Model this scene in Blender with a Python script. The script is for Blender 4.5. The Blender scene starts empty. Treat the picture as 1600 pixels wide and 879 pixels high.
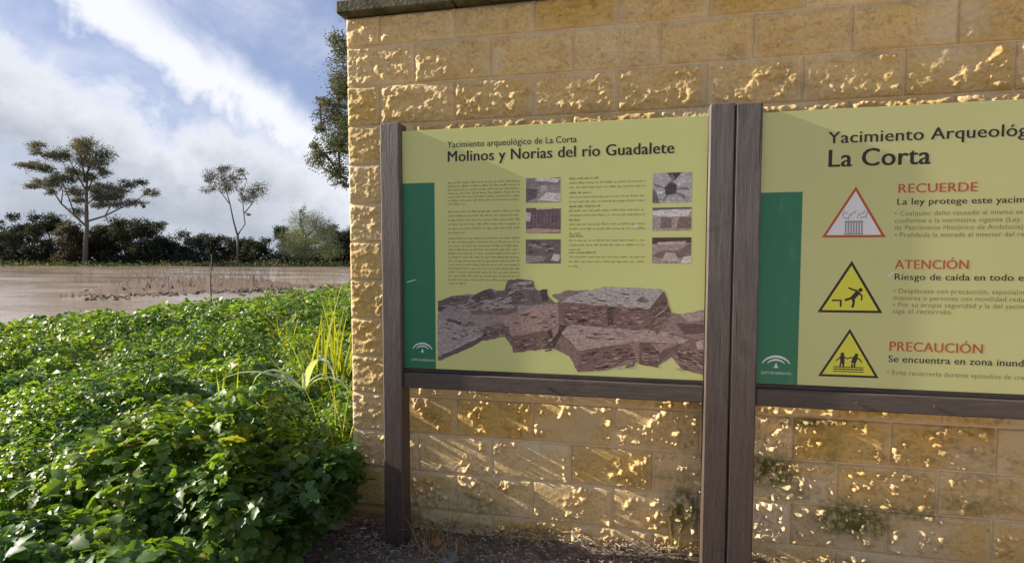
import bpy, math, random
import numpy as np
from mathutils import Vector, Matrix
random.seed(7)
RNG = np.random.default_rng(11)
SC = bpy.context.scene
COL = SC.collection

# ------------------------------------------------------------------ camera
F_PX, YAW, PITCH, ROLL, PPY = 915.1, 0.22345, 0.05917, -0.0004, 458.08
CAM_Y, CAM_Z = -2.8374, 1.3639
cy, sy = math.cos(YAW), math.sin(YAW)
FW = np.array([-sy*math.cos(PITCH), cy*math.cos(PITCH), -math.sin(PITCH)])
RT = np.array([cy, sy, 0.0]); UP = np.cross(RT, FW)
CP = np.array([0, CAM_Y, CAM_Z])
cam = bpy.data.cameras.new('camera'); cam_o = bpy.data.objects.new('camera', cam); COL.objects.link(cam_o)
cam.sensor_width = 36.0; cam.lens = 36.0*F_PX/1600.0
cam.shift_y = (PPY-439.5)/1600.0
cam.clip_start = 0.05; cam.clip_end = 5000
M = Matrix(((RT[0], UP[0], -FW[0], CP[0]), (RT[1], UP[1], -FW[1], CP[1]), (RT[2], UP[2], -FW[2], CP[2]), (0, 0, 0, 1)))
cam_o.matrix_world = M
SC.camera = cam_o

def ray(px, py): return FW + RT*(px-800)/F_PX - UP*(py-PPY)/F_PX
def at_y(px, py, Y):
    r = ray(px, py); return CP + r*((Y-CP[1])/r[1])
def at_z(px, py, Z):
    r = ray(px, py); return CP + r*((Z-CP[2])/r[2])
def at_d(px, py, d): return CP + ray(px, py)*d

# ------------------------------------------------------------------ light
SUN_A, SUN_E = math.radians(2.8), math.radians(24)
sdir = np.array([-math.cos(SUN_A)*math.cos(SUN_E), -math.sin(SUN_A)*math.cos(SUN_E), math.sin(SUN_E)])
sun = bpy.data.lights.new('sun', 'SUN'); sun.energy = 3.5; sun.angle = math.radians(0.5); sun.color = (1.0, 0.92, 0.79)
sun_o = bpy.data.objects.new('sun', sun); COL.objects.link(sun_o)
sun_o.rotation_euler = Vector(sdir).to_track_quat('Z', 'Y').to_euler(); sun_o.location = (-6, -3, 8)
SC.view_settings.view_transform = 'Standard'; SC.view_settings.look = 'None'
SC.view_settings.exposure = 1.56; SC.view_settings.gamma = 1.0

class NT:
    """tiny node helper"""
    def __init__(s, nt): s.nt = nt; s.N = nt.nodes; s.L = nt.links
    def n(s, t, **k):
        x = s.N.new(t)
        for a, b in k.items(): setattr(x, a, b)
        return x
    def put(s, sock, v):
        if isinstance(v, bpy.types.NodeSocket): s.L.new(v, sock)
        elif v is not None:
            if sock.type == 'RGBA' and len(v) == 3: v = (*v, 1)
            sock.default_value = v
    def math(s, op, a, b=None, c=None, clamp=False):
        x = s.n('ShaderNodeMath', operation=op, use_clamp=clamp)
        for i, v in enumerate((a, b, c)):
            if v is not None: s.put(x.inputs[i], v)
        return x.outputs[0]
    def vmath(s, op, a, b=None, out=0):
        x = s.n('ShaderNodeVectorMath', operation=op)
        s.put(x.inputs[0], a)
        if b is not None: s.put(x.inputs[1], b)
        return x.outputs[out]
    def noise(s, vec, scale, detail=4, rough=.55, dist=0.0):
        x = s.n('ShaderNodeTexNoise'); s.put(x.inputs['Vector'], vec)
        x.inputs['Scale'].default_value = scale; x.inputs['Detail'].default_value = detail
        x.inputs['Roughness'].default_value = rough; x.inputs['Distortion'].default_value = dist
        return x.outputs[0]
    def ramp(s, v, a, b, lo=0.0, hi=1.0):
        x = s.n('ShaderNodeMapRange', interpolation_type='SMOOTHSTEP')
        s.put(x.inputs[0], v)
        for i, q in enumerate((a, b, lo, hi)): x.inputs[i+1].default_value = q
        return x.outputs[0]
    def mix(s, f, a, b, mode='MIX'):
        x = s.n('ShaderNodeMix', data_type='RGBA', blend_type=mode)
        s.put(x.inputs[0], f); s.put(x.inputs[6], a); s.put(x.inputs[7], b)
        return x.outputs[2]
    def mapping(s, vec, scale=(1, 1, 1), rot=(0, 0, 0), loc=(0, 0, 0)):
        x = s.n('ShaderNodeMapping'); s.put(x.inputs[0], vec)
        x.inputs[1].default_value = loc; x.inputs[2].default_value = rot; x.inputs[3].default_value = scale
        return x.outputs[0]

# ------------------------------------------------------------------ world: blue sky under broken cloud
world = bpy.data.worlds.new('World'); SC.world = world; world.use_nodes = True
w = NT(world.node_tree); world.node_tree.nodes.clear()
sky = w.n('ShaderNodeTexSky', sky_type='NISHITA'); sky.sun_disc = False
sky.sun_elevation = SUN_E; sky.sun_rotation = math.atan2(sdir[0], sdir[1]); sky.dust_density = 1.0; sky.ozone_density = 2.0
tc = w.n('ShaderNodeTexCoord'); d = w.vmath('NORMALIZE', tc.outputs['Generated'])
def band_normal(p, q):
    a, b = ray(*p), ray(*q); n = np.cross(a, b); return tuple(n/np.linalg.norm(n))
nA = w.noise(d, 3.2, 6, .6, .6); nB = w.noise(w.mapping(d, loc=(3, 1, 2)), 8.0, 7, .62, .3)
nC = w.noise(w.mapping(d, scale=(1, 1, 2.6), loc=(7, 2, 5)), 2.6, 5, .55, .2)
wob = w.math('ADD', w.math('MULTIPLY', w.math('SUBTRACT', nA, .5), .34), w.math('MULTIPLY', w.math('SUBTRACT', nB, .5), .22))
# lower cloud mass: everything on the ground side of a tilted great circle
n1 = band_normal((0, 62), (480, 232))
d1 = w.math('ADD', w.vmath('DOT_PRODUCT', d, n1, 'Value'), wob)
sgn = 1.0 if np.dot(ray(200, 330), n1) > 0 else -1.0
mass = w.ramp(w.math('MULTIPLY', d1, sgn), -0.03, 0.05)
# bright diagonal streak
n2 = band_normal((185, 5), (440, 205))
d2 = w.math('ABSOLUTE', w.math('ADD', w.vmath('DOT_PRODUCT', d, n2, 'Value'), w.math('MULTIPLY', wob, .55)))
streak = w.ramp(w.math('ADD', d2, w.math('MULTIPLY', w.math('SUBTRACT', nB, .5), .10)), 0.004, 0.056, 1.0, 0.0)
# thin veil and scattered cloud elsewhere
veil = w.ramp(w.math('ADD', nC, w.math('MULTIPLY', w.math('SUBTRACT', nB, .5), .5)), .50, .85, 0.0, .6)
holes = w.ramp(w.math('ADD', nA, w.math('MULTIPLY', w.math('SUBTRACT', nB, .5), .4)), .60, .72, 0.0, .55)
cov = w.math('MAXIMUM', w.math('MAXIMUM', w.math('SUBTRACT', mass, holes, clamp=True), streak), veil)
sepz = w.n('ShaderNodeSeparateXYZ'); w.put(sepz.inputs[0], d)
shade = w.math('ADD', w.ramp(nC, .40, .80), w.math('MULTIPLY', streak, .75), clamp=True)
shade = w.math('MAXIMUM', shade, w.ramp(w.math('MULTIPLY', d1, sgn), 0.17, -0.02))
ccol = w.mix(shade, (.35, .39, .45), (.72, .735, .79))
skyc = w.mix(1.0, sky.outputs[0], (.125, .115, .125), 'MULTIPLY')
skyc = w.mix(.6, skyc, (.24, .29, .45))
final = w.mix(cov, skyc, ccol)
bg = w.n('ShaderNodeBackground'); w.put(bg.inputs[0], final); bg.inputs[1].default_value = 0.45
out = w.n('ShaderNodeOutputWorld'); w.L.new(bg.outputs[0], out.inputs[0])

# ------------------------------------------------------------------ generic builders
def link(o): COL.objects.link(o); return o
def tag(o, label=None, cat=None, group=None, kind=None):
    if label: o['label'] = label
    if cat: o['category'] = cat
    if group: o['group'] = group
    if kind: o['kind'] = kind
    return o
def empty(name, loc, label, cat, group=None):
    o = bpy.data.objects.new(name, None); o.empty_display_size = .1; o.location = loc; link(o)
    return tag(o, label, cat, group)
def mesh_obj(name, V, Fc, mat, parent=None, smooth=False, attrs=None, mats=None, midx=None):
    """V world coordinates (n,3); Fc list of faces or an (m,k) array"""
    V = np.asarray(V, dtype=np.float64).reshape(-1, 3)
    off = np.array(parent_loc(parent)) if parent else np.zeros(3)
    me = bpy.data.meshes.new(name)
    if isinstance(Fc, np.ndarray):
        m, k = Fc.shape
        me.vertices.add(len(V)); me.vertices.foreach_set('co', (V-off).astype(np.float32).ravel())
        me.loops.add(m*k); me.loops.foreach_set('vertex_index', Fc.astype(np.int32).ravel())
        me.polygons.add(m); me.polygons.foreach_set('loop_start', np.arange(0, m*k, k, dtype=np.int32))
        me.update(calc_edges=True)
    else:
        me.from_pydata([tuple(v) for v in (V-off)], [], [tuple(f) for f in Fc])
    for mm in (mats or [mat]): me.materials.append(mm)
    if midx is not None: me.polygons.foreach_set('material_index', np.asarray(midx, dtype=np.int32))
    if smooth: me.polygons.foreach_set('use_smooth', np.ones(len(me.polygons), dtype=bool))
    for an, av in (attrs or {}).items():
        av = np.asarray(av, dtype=np.float32)
        if av.ndim == 1: me.attributes.new(an, 'FLOAT', 'POINT').data.foreach_set('value', av)
        else:
            a4 = np.ones((len(av), 4), np.float32); a4[:, :3] = av
            me.attributes.new(an, 'FLOAT_COLOR', 'POINT').data.foreach_set('color', a4.ravel())
    me.validate(); me.update()
    o = bpy.data.objects.new(name, me); link(o)
    if parent: o.parent = parent
    return o
def parent_loc(p):
    l = Vector((0, 0, 0))
    while p is not None: l += p.location; p = p.parent
    return l
class MB:
    """collects faces of one mesh, in world coordinates"""
    def __init__(s): s.v = []; s.f = []; s.m = []
    def add(s, V, Fc, m=0):
        o = len(s.v); s.v += [tuple(x) for x in V]; s.f += [tuple(i+o for i in f) for f in Fc]; s.m += [m]*len(Fc)
    def box(s, x0, x1, y0, y1, z0, z1, b=0.0, m=0):
        if b <= 0:
            V = [(x, y, z) for z in (z0, z1) for y in (y0, y1) for x in (x0, x1)]
            s.add(V, [(0, 2, 3, 1), (4, 5, 7, 6), (0, 1, 5, 4), (2, 6, 7, 3), (0, 4, 6, 2), (1, 3, 7, 5)], m); return
        V = []; idx = {}
        X = (x0, x1); Y = (y0, y1); Z = (z0, z1)
        for i in (0, 1):
            for j in (0, 1):
                for k in (0, 1):
                    sx, sy_, sz = (b, -b)[i], (b, -b)[j], (b, -b)[k]
                    for a, p in enumerate(((X[i], Y[j]+sy_, Z[k]+sz), (X[i]+sx, Y[j], Z[k]+sz), (X[i]+sx, Y[j]+sy_, Z[k]))):
                        idx[i, j, k, a] = len(V); V.append(p)
        q = lambda *t: [idx[x] for x in t]
        Fc = []
        for i in (0, 1): Fc.append(q((i, 0, 0, 0), (i, 1, 0, 0), (i, 1, 1, 0), (i, 0, 1, 0)))
        for j in (0, 1): Fc.append(q((0, j, 0, 1), (1, j, 0, 1), (1, j, 1, 1), (0, j, 1, 1)))
        for k in (0, 1): Fc.append(q((0, 0, k, 2), (1, 0, k, 2), (1, 1, k, 2), (0, 1, k, 2)))
        for i in (0, 1):
            for j in (0, 1): Fc.append(q((i, j, 0, 0), (i, j, 1, 0), (i, j, 1, 1), (i, j, 0, 1)))
            for k in (0, 1): Fc.append(q((i, 0, k, 0), (i, 1, k, 0), (i, 1, k, 2), (i, 0, k, 2)))
        for j in (0, 1):
            for k in (0, 1): Fc.append(q((0, j, k, 1), (1, j, k, 1), (1, j, k, 2), (0, j, k, 2)))
        for i in (0, 1):
            for j in (0, 1):
                for k in (0, 1): Fc.append(q((i, j, k, 0), (i, j, k, 1), (i, j, k, 2)))
        s.add(V, Fc, m)
    def tube(s, pts, rad, n=6, m=0, cap=True):
        pts = [np.array(p, float) for p in pts]; V = []; Fc = []
        for i, p in enumerate(pts):
            t = pts[min(i+1, len(pts)-1)]-pts[max(i-1, 0)]; t = t/(np.linalg.norm(t)+1e-9)
            a = np.cross(t, (0, 0, 1)) if abs(t[2]) < .9 else np.cross(t, (1, 0, 0)); a /= np.linalg.norm(a); b = np.cross(t, a)
            r = rad[i] if hasattr(rad, '__len__') else rad
            for k in range(n):
                an = 2*math.pi*k/n; V.append(p+r*(a*math.cos(an)+b*math.sin(an)))
        for i in range(len(pts)-1):
            for k in range(n): Fc.append((i*n+k, i*n+(k+1) % n, (i+1)*n+(k+1) % n, (i+1)*n+k))
        if cap: Fc.append(tuple(range(n))[::-1]); Fc.append(tuple((len(pts)-1)*n+k for k in range(n)))
        s.add(V, Fc, m)
    def build(s, name, mat, parent=None, smooth=False, mats=None):
        o = mesh_obj(name, s.v, s.f, mat, parent, smooth, mats=mats, midx=s.m if mats else None)
        import bmesh
        bm = bmesh.new(); bm.from_mesh(o.data); bmesh.ops.recalc_face_normals(bm, faces=bm.faces); bm.to_mesh(o.data); bm.free()
        return o

# vectorised gradient noise (2-D / 3-D)
_perm = RNG.permutation(512); _perm = np.concatenate([_perm, _perm, _perm])
_grad = RNG.normal(size=(512, 3)); _grad /= np.linalg.norm(_grad, axis=1)[:, None]
def pn(x, y, z=0.0):
    x, y, z = np.broadcast_arrays(np.asarray(x, float), y, z)
    xi, yi, zi = np.floor(x).astype(int), np.floor(y).astype(int), np.floor(z).astype(int)
    xf, yf, zf = x-xi, y-yi, z-zi
    u, v, q = [t*t*t*(t*(t*6-15)+10) for t in (xf, yf, zf)]
    r = 0
    for i in (0, 1):
        for j in (0, 1):
            for k in (0, 1):
                h = _perm[(_perm[(_perm[(xi+i) & 511]+yi+j) & 511]+zi+k) & 511]
                g = _grad[h]
                dd = g[..., 0]*(xf-i)+g[..., 1]*(yf-j)+g[..., 2]*(zf-k)
                r = r+dd*(u if i else 1-u)*(v if j else 1-v)*(q if k else 1-q)
    return r*1.5
def fbm(x, y, z=0.0, o=4, g=.5):
    r = 0; a = 1.0; s = 1.0
    for _ in range(o): r = r+a*pn(x*s+17.3*_, y*s+5.1*_, z*s); a *= g; s *= 2.03
    return r
def sstep(x, a, b):
    t = np.clip((x-a)/(b-a), 0, 1); return t*t*(3-2*t)

# ------------------------------------------------------------------ materials
def newmat(name):
    m = bpy.data.materials.new(name); m.use_nodes = True; t = NT(m.node_tree); m.node_tree.nodes.clear()
    p = t.n('ShaderNodeBsdfPrincipled'); o = t.n('ShaderNodeOutputMaterial'); t.L.new(p.outputs[0], o.inputs[0])
    return m, t, p, o
def bump(t, p, h, strength=.3, dist=.01):
    b = t.n('ShaderNodeBump'); b.inputs['Strength'].default_value = strength; b.inputs['Distance'].default_value = dist
    t.put(b.inputs['Height'], h); t.L.new(b.outputs[0], p.inputs['Normal'])
def objco(t): return t.n('ShaderNodeTexCoord').outputs['Object']
def worldco(t): return t.n('ShaderNodeNewGeometry').outputs['Position']
def attr(t, name, out=0): return t.n('ShaderNodeAttribute', attribute_name=name).outputs[out]

def simple(name, col, rough=.6, var=.15, scale=8, bs=0.0, bsc=60, spec=.5, metal=0.0):
    m, t, p, o = newmat(name); c = worldco(t)
    n = t.noise(c, scale, 5)
    t.put(p.inputs['Base Color'], t.mix(n, tuple(x*(1-var) for x in col), tuple(min(1, x*(1+var)) for x in col)))
    p.inputs['Roughness'].default_value = rough; p.inputs['Specular IOR Level'].default_value = spec; p.inputs['Metallic'].default_value = metal
    if bs: bump(t, p, t.noise(c, bsc, 5), bs, .004)
    return m

def stone_mat(name='yellow_stone', mortar=False):
    m, t, p, o = newmat(name); c = worldco(t)
    n1 = t.noise(c, 1.6, 5, .6); n2 = t.noise(t.mapping(c, scale=(1, 1, 1.6)), 9, 6, .65, .4); n3 = t.noise(c, 70, 4, .7)
    tone = attr(t, 'tone', 2); moss = attr(t, 'moss', 2); pale = attr(t, 'pale', 2)
    base = t.mix(t.ramp(n1, .36, .64), (.80, .53, .185), (.76, .54, .25))
    base = t.mix(t.ramp(n2, .34, .7), t.mix(.4, base, (.52, .34, .12)), base)
    base = t.mix(t.ramp(n2, .55, .8), base, (.72, .56, .33))
    base = t.mix(t.math('MULTIPLY', t.ramp(n3, .48, .72), .6), base, (.34, .21, .08))
    n4 = t.noise(t.mapping(c, scale=(1, 1, 1.5)), 26, 5, .7, .8)  # ochre and pale mottling; its contrast also paints in relief lost in shade
    base = t.mix(t.math('MULTIPLY', t.ramp(n4, .52, .66), .62), base, (.42, .25, .075))
    base = t.mix(t.math('MULTIPLY', t.ramp(n4, .44, .30), .35), base, (.80, .62, .36))
    base = t.mix(pale, base, (.72, .56, .34))
    hs = t.n('ShaderNodeHueSaturation'); t.put(hs.inputs['Color'], base)
    t.put(hs.inputs['Value'], t.math('MULTIPLY_ADD', tone, .20, 1.0)); t.put(hs.inputs['Saturation'], t.math('MULTIPLY_ADD', tone, -.18, 1.10))
    base = hs.outputs[0]
    mo = t.math('MULTIPLY', moss, t.ramp(t.noise(c, 32, 5, .7), .30, .62), clamp=True)
    base = t.mix(mo, base, t.mix(t.noise(c, 120, 2), (.08, .08, .014), (.20, .18, .04)))
    t.put(p.inputs['Base Color'], base)
    t.put(p.inputs['Roughness'], t.ramp(n2, .3, .75, .58, .88)); p.inputs['Specular IOR Level'].default_value = .4
    h = t.math('ADD', t.math('ADD', t.math('MULTIPLY', n4, 1.3), t.noise(c, 55, 6, .68)), t.math('MULTIPLY', t.noise(c, 170, 4, .7), .35))
    bump(t, p, h, .8 if not mortar else .4, .007)
    return m
M_STONE = stone_mat()
def wood_mat(name, low=(.090, .056, .038), high=(.150, .125, .105), axis='Z'):
    m, t, p, o = newmat(name); c = worldco(t)
    sc = (9, 9, .7) if axis == 'Z' else (.7, 9, 9)
    g = t.noise(t.mapping(c, scale=sc), 7, 6, .65, .5); f = t.noise(t.mapping(c, scale=tuple(x*2.2 for x in sc)), 14, 5, .7)
    st = t.noise(c, 2.3, 5, .6, .3)
    s = t.n('ShaderNodeSeparateXYZ'); t.put(s.inputs[0], c)
    hgt = t.math('ADD', s.outputs[2], t.math('MULTIPLY', t.math('SUBTRACT', st, .5), .9))
    k = t.ramp(hgt, .35, 1.75)                                  # greyer weathered wood higher up, browner near the wet ground
    base = t.mix(k, low, high)
    base = t.mix(t.ramp(g, .3, .7), t.mix(.55, base, (.03, .022, .02)), base)
    base = t.mix(t.math('MULTIPLY', t.ramp(f, .52, .75), .45), base, (.21, .185, .175))
    base = t.mix(t.math('MULTIPLY', t.ramp(st, .60, .68), .5), base, (.035, .025, .022))
    ck = t.noise(t.mapping(c, scale=tuple(x*(3.5 if x > 1 else .9) for x in sc)), 3.4, 3, .5, .2)
    base = t.mix(t.math('MULTIPLY', t.ramp(ck, .66, .69), .8), base, (.012, .009, .008))
    t.put(p.inputs['Base Color'], base); p.inputs['Roughness'].default_value = .62
    bump(t, p, t.math('ADD', g, f), .5, .004)
    return m
M_WOOD = wood_mat('weathered_post_wood'); M_RAIL = wood_mat('weathered_rail_wood', (.098, .066, .048), (.135, .105, .085), 'X')
M_RAIL_SHADE = wood_mat('shade_toned_rail_wood', (.03, .02, .015), (.04, .03, .025), 'X')  # dark tone paints in the shadowed gap between panel and rail
def print_mat(name, col, rough=.34, fade=.0):
    m, t, p, o = newmat(name); c = worldco(t)
    n = t.noise(c, 1.3, 4, .5); n2 = t.noise(t.mapping(c, scale=(1, 1, .35)), 16, 4, .6)
    base = t.mix(t.math('MULTIPLY', t.ramp(n, .3, .7), .35), col, tuple(x*.86 for x in col))
    base = t.mix(t.math('MULTIPLY', t.ramp(n2, .55, .8), .10), base, (.5, .47, .38))
    t.put(p.inputs['Base Color'], base)
    t.put(p.inputs['Roughness'], t.ramp(n2, .3, .7, rough, rough+.14)); p.inputs['Specular IOR Level'].default_value = .4
    bump(t, p, t.noise(c, 2.2, 3), .08, .01)
    return m
M_PANEL_L = print_mat('olive_green_panel_print', (.635, .64, .24))
M_PANEL_R = print_mat('khaki_green_panel_print', (.59, .575, .24))
M_GREEN = print_mat('emerald_green_print', (.03, .185, .088))
M_INK = print_mat('black_ink', (.028, .022, .014)); M_INK2 = print_mat('faded_brown_ink', (.29, .265, .085)); M_INK3 = print_mat('worn_grey_ink', (.20, .175, .065))
M_RED = print_mat('red_ink', (.50, .085, .03)); M_WHITE = print_mat('white_print', (.74, .74, .74)); M_YEL = print_mat('yellow_print', (.72, .68, .06))
M_GREY = print_mat('grey_print', (.28, .29, .28)); M_EDGE = simple('panel_metal_edge', (.55, .55, .48), .4, .05)
def picture_mat():
    m, t, p, o = newmat('printed_picture'); c = worldco(t)
    col = attr(t, 'Col', 0)
    n = t.noise(t.mapping(c, scale=(1, 1, 2.6), rot=(0, .1, 0)), 70, 5, .65, .6)
    n2 = t.noise(c, 14, 4, .6)
    b = t.mix(1.0, col, t.mix(t.ramp(n, .3, .7), (.56, .51, .46), (1.38, 1.28, 1.16)), 'MULTIPLY')
    b = t.mix(t.math('MULTIPLY', t.ramp(n2, .5, .75), .35), b, (.30, .23, .21))
    t.put(p.inputs['Base Color'], b); p.inputs['Roughness'].default_value = .4
    return m
M_PICT = picture_mat()
def leaf_mat(name, transl=.35, rough=.36):
    m, t, p, o = newmat(name)
    col = attr(t, 'Col', 0)
    n = t.noise(worldco(t), 30, 3)
    b = t.mix(1.0, col, t.mix(n, (.8, .8, .8), (1.2, 1.2, 1.2)), 'MULTIPLY')
    t.put(p.inputs['Base Color'], b); p.inputs['Roughness'].default_value = rough; p.inputs['Specular IOR Level'].default_value = .5
    tr = t.n('ShaderNodeBsdfTranslucent'); t.put(tr.inputs[0], t.mix(1.0, b, (1.9, 1.7, .6), 'MULTIPLY'))
    mx = t.n('ShaderNodeMixShader'); mx.inputs[0].default_value = transl
    t.L.new(p.outputs[0], mx.inputs[1]); t.L.new(tr.outputs[0], mx.inputs[2]); t.L.new(mx.outputs[0], o.inputs[0])
    return m
M_LEAF = leaf_mat('glossy_green_leaf', .42, .47); M_CROWN = leaf_mat('tree_foliage', .18, .85); M_BLADE = leaf_mat('grass_blade', .4, .42)
M_BARK = simple('grey_bark', (.16, .125, .10), .85, .35, 3, .5, 12)
M_TWIG = simple('dry_twig', (.23, .165, .11), .8, .4, 6)

# ------------------------------------------------------------------ ground and river
WATER_Z = -0.36
def shore_depth(lat): return np.clip(10.4+1.85*(lat+8.6), -12, 44)
def lat_depth(x, y):
    return x*cy+(y-CAM_Y)*sy, -x*sy+(y-CAM_Y)*cy
def ground_z(x, y):
    lat, dep = lat_depth(x, y)
    sd = shore_depth(lat)
    near = 1-sstep(dep, sd-1.0, sd+3.5)
    far = sstep(dep, 119, 127)
    z = -1.5+near*1.47+far*1.22
    z = z+.035*fbm(x*.5, y*.5, 0, 3)*near
    return z
def axis(a, fine0, fine1, b, n1, n2, n3):
    return np.concatenate([fine0-np.geomspace(1, 1+fine0-a, n1)[::-1]+1, np.linspace(fine0, fine1, n2)[1:-1], fine1+np.geomspace(1, 1+b-fine1, n3)-1])
gx = axis(-1500, -16, 8, 1500, 60, 150, 60); gy = axis(-600, -5, 24, 2600, 40, 150, 110)
GX, GY = np.meshgrid(gx, gy); GZ = ground_z(GX, GY)
# gentle bare soil relief at the foot of the wall
nearw = np.exp(-((GX-0.2)/2.6)**4)*np.exp(-((GY+.4)/1.0)**2)
GZ = GZ*(1-nearw*.5)+nearw*(-.030+.012*pn(GX*4, GY*4))
nx, ny = len(gx), len(gy)
idx = np.arange(nx*ny).reshape(ny, nx)
gf = np.stack([idx[:-1, :-1], idx[:-1, 1:], idx[1:, 1:], idx[1:, :-1]], -1).reshape(-1, 4)
m, t, p, o = newmat('soil_and_grass'); c = worldco(t)
n1 = t.noise(c, .35, 5); n2 = t.noise(c, 14, 6, .7); n3 = t.noise(c, .03, 4)
soil = t.mix(t.ramp(n2, .3, .7), (.10, .072, .05), (.26, .20, .145))
grass = t.mix(n2, (.035, .055, .014), (.10, .115, .035))
tan = t.mix(n2, (.24, .19, .125), (.34, .28, .19))
sxyz = t.n('ShaderNodeSeparateXYZ'); t.put(sxyz.inputs[0], c)
dist = t.vmath('LENGTH', c, out='Value')
far = t.ramp(dist, 60, 100)
fcol = t.mix(t.ramp(n3, .45, .6), tan, grass)
fcol = t.mix(t.ramp(dist, 131, 138), tan, grass)
ncol = t.mix(t.ramp(t.math('ADD', sxyz.outputs[0], t.math('MULTIPLY', n1, .8)), -1.3, -1.9), soil, t.mix(t.ramp(n1, .35, .6), t.mix(.6, soil, grass), grass))
bounce_area = t.math('MULTIPLY', t.ramp(t.math('ADD', sxyz.outputs[1], t.math('MULTIPLY', t.noise(c, 1.5, 4), .5)), -.62, -.92), t.ramp(t.math('ADD', sxyz.outputs[0], t.math('MULTIPLY', sxyz.outputs[1], .62)), -2.6, -2.2))  # pale ground added behind the viewpoint to bounce sunlight onto the wall
bounce_area = t.math('MULTIPLY', bounce_area, t.ramp(sxyz.outputs[1], -40, -34))
bounce_tint = t.mix(n2, (.50, .41, .28), (.66, .55, .40))
t.put(p.inputs['Base Color'], t.mix(bounce_area, t.mix(far, ncol, fcol), bounce_tint)); p.inputs['Roughness'].default_value = .9
bump(t, p, n2, .8, .02)
M_GROUND = m
ground = mesh_obj('ground', np.stack([GX, GY, GZ], -1).reshape(-1, 3), gf, M_GROUND, smooth=True); tag(ground, kind='structure')

m, t, p, o = newmat('muddy_flood_water'); c = worldco(t)
big = t.noise(t.mapping(c, scale=(.5, 1, 1), rot=(0, 0, YAW)), .12, 4, .6, .4)
p.inputs['IOR'].default_value = 1.33
t.put(p.inputs['Base Color'], t.mix(t.ramp(big, .35, .65), (.38, .28, .19), (.47, .36, .26)))
t.put(p.inputs['Roughness'], t.ramp(big, .35, .65, .07, .16))
wv = t.mapping(c, scale=(.45, 1, 1), rot=(0, 0, YAW))
h = t.math('ADD', t.noise(wv, 2.2, 5, .6, .3), t.math('MULTIPLY', t.noise(wv, .35, 3), 1.6))
bump(t, p, h, .5, .07)
M_WATER = m
wl = [(-420, 124), (260, 124), (260, 2), (60, -2), (-14, -16), (-420, -16)]
wl = [(-700, 125.5), (700, 125.5), (700, -14), (-700, -14)]
WV = [(la*cy-de*sy, la*sy+de*cy+CAM_Y, WATER_Z) for la, de in wl]
water = mesh_obj('river_water', WV, [(3, 2, 1, 0)], M_WATER); tag(water, kind='structure')

# ------------------------------------------------------------------ stone wall
X0, WT, XE = -1.519, 0.36, 2.95      # left end, thickness, right end
wall = empty('stone_wall', (X0, 0, 0), 'tall yellow stone block wall with mossy coping, behind the two information boards', 'wall')
J = .008                               # joint width
def relief(x, z, seed, rough, amp):
    a = fbm(x*15+seed, z*21, seed*.37, 5, .66)
    ridge = 1-np.abs(fbm(x*24+7+seed, z*24+3, 2.2, 3, .6))*1.7
    fq = (a*1.6+x*3*math.sin(seed))*3; facet = (fq-np.floor(fq))/3-.17
    h = .62*a+.55*facet+.28*np.clip(ridge, -1, 1)
    return amp*rough*h
def moss_at(x, z):
    r = np.zeros_like(x)
    for mx, mz, rx, rz, k in MOSS:
        r = np.maximum(r, k*np.exp(-(((x-mx)/rx)**2+((z-mz)/rz)**2)**1.5))
    return r
MOSS = []
for px, py, rx, ry, k in [(1205, 735, 40, 26, 1.2), (1232, 768, 34, 14, .6), (1330, 812, 52, 26, 1.3), (1420, 800, 45, 10, .8), (1270, 660, 42, 9, .8),
                          (1070, 792, 30, 38, 1.1), (1060, 745, 40, 10, .5), (745, 790, 45, 22, .55), (690, 770, 20, 20, .4), (1300, 700, 14, 30, .5), (1500, 790, 60, 14, .5),
                          (1250, 130, 20, 12, .35), (1360, 85, 16, 10, .3), (935, 170, 18, 14, .3), (1150, 85, 14, 12, .4), (1225, 120, 14, 14, .45)]:
    P = at_y(px, py, 0.0); S = (P[1]-CAM_Y)/F_PX*1.03
    MOSS.append((P[0], P[2], rx*S, ry*S, k))
ri = random.Random(3)
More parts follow.
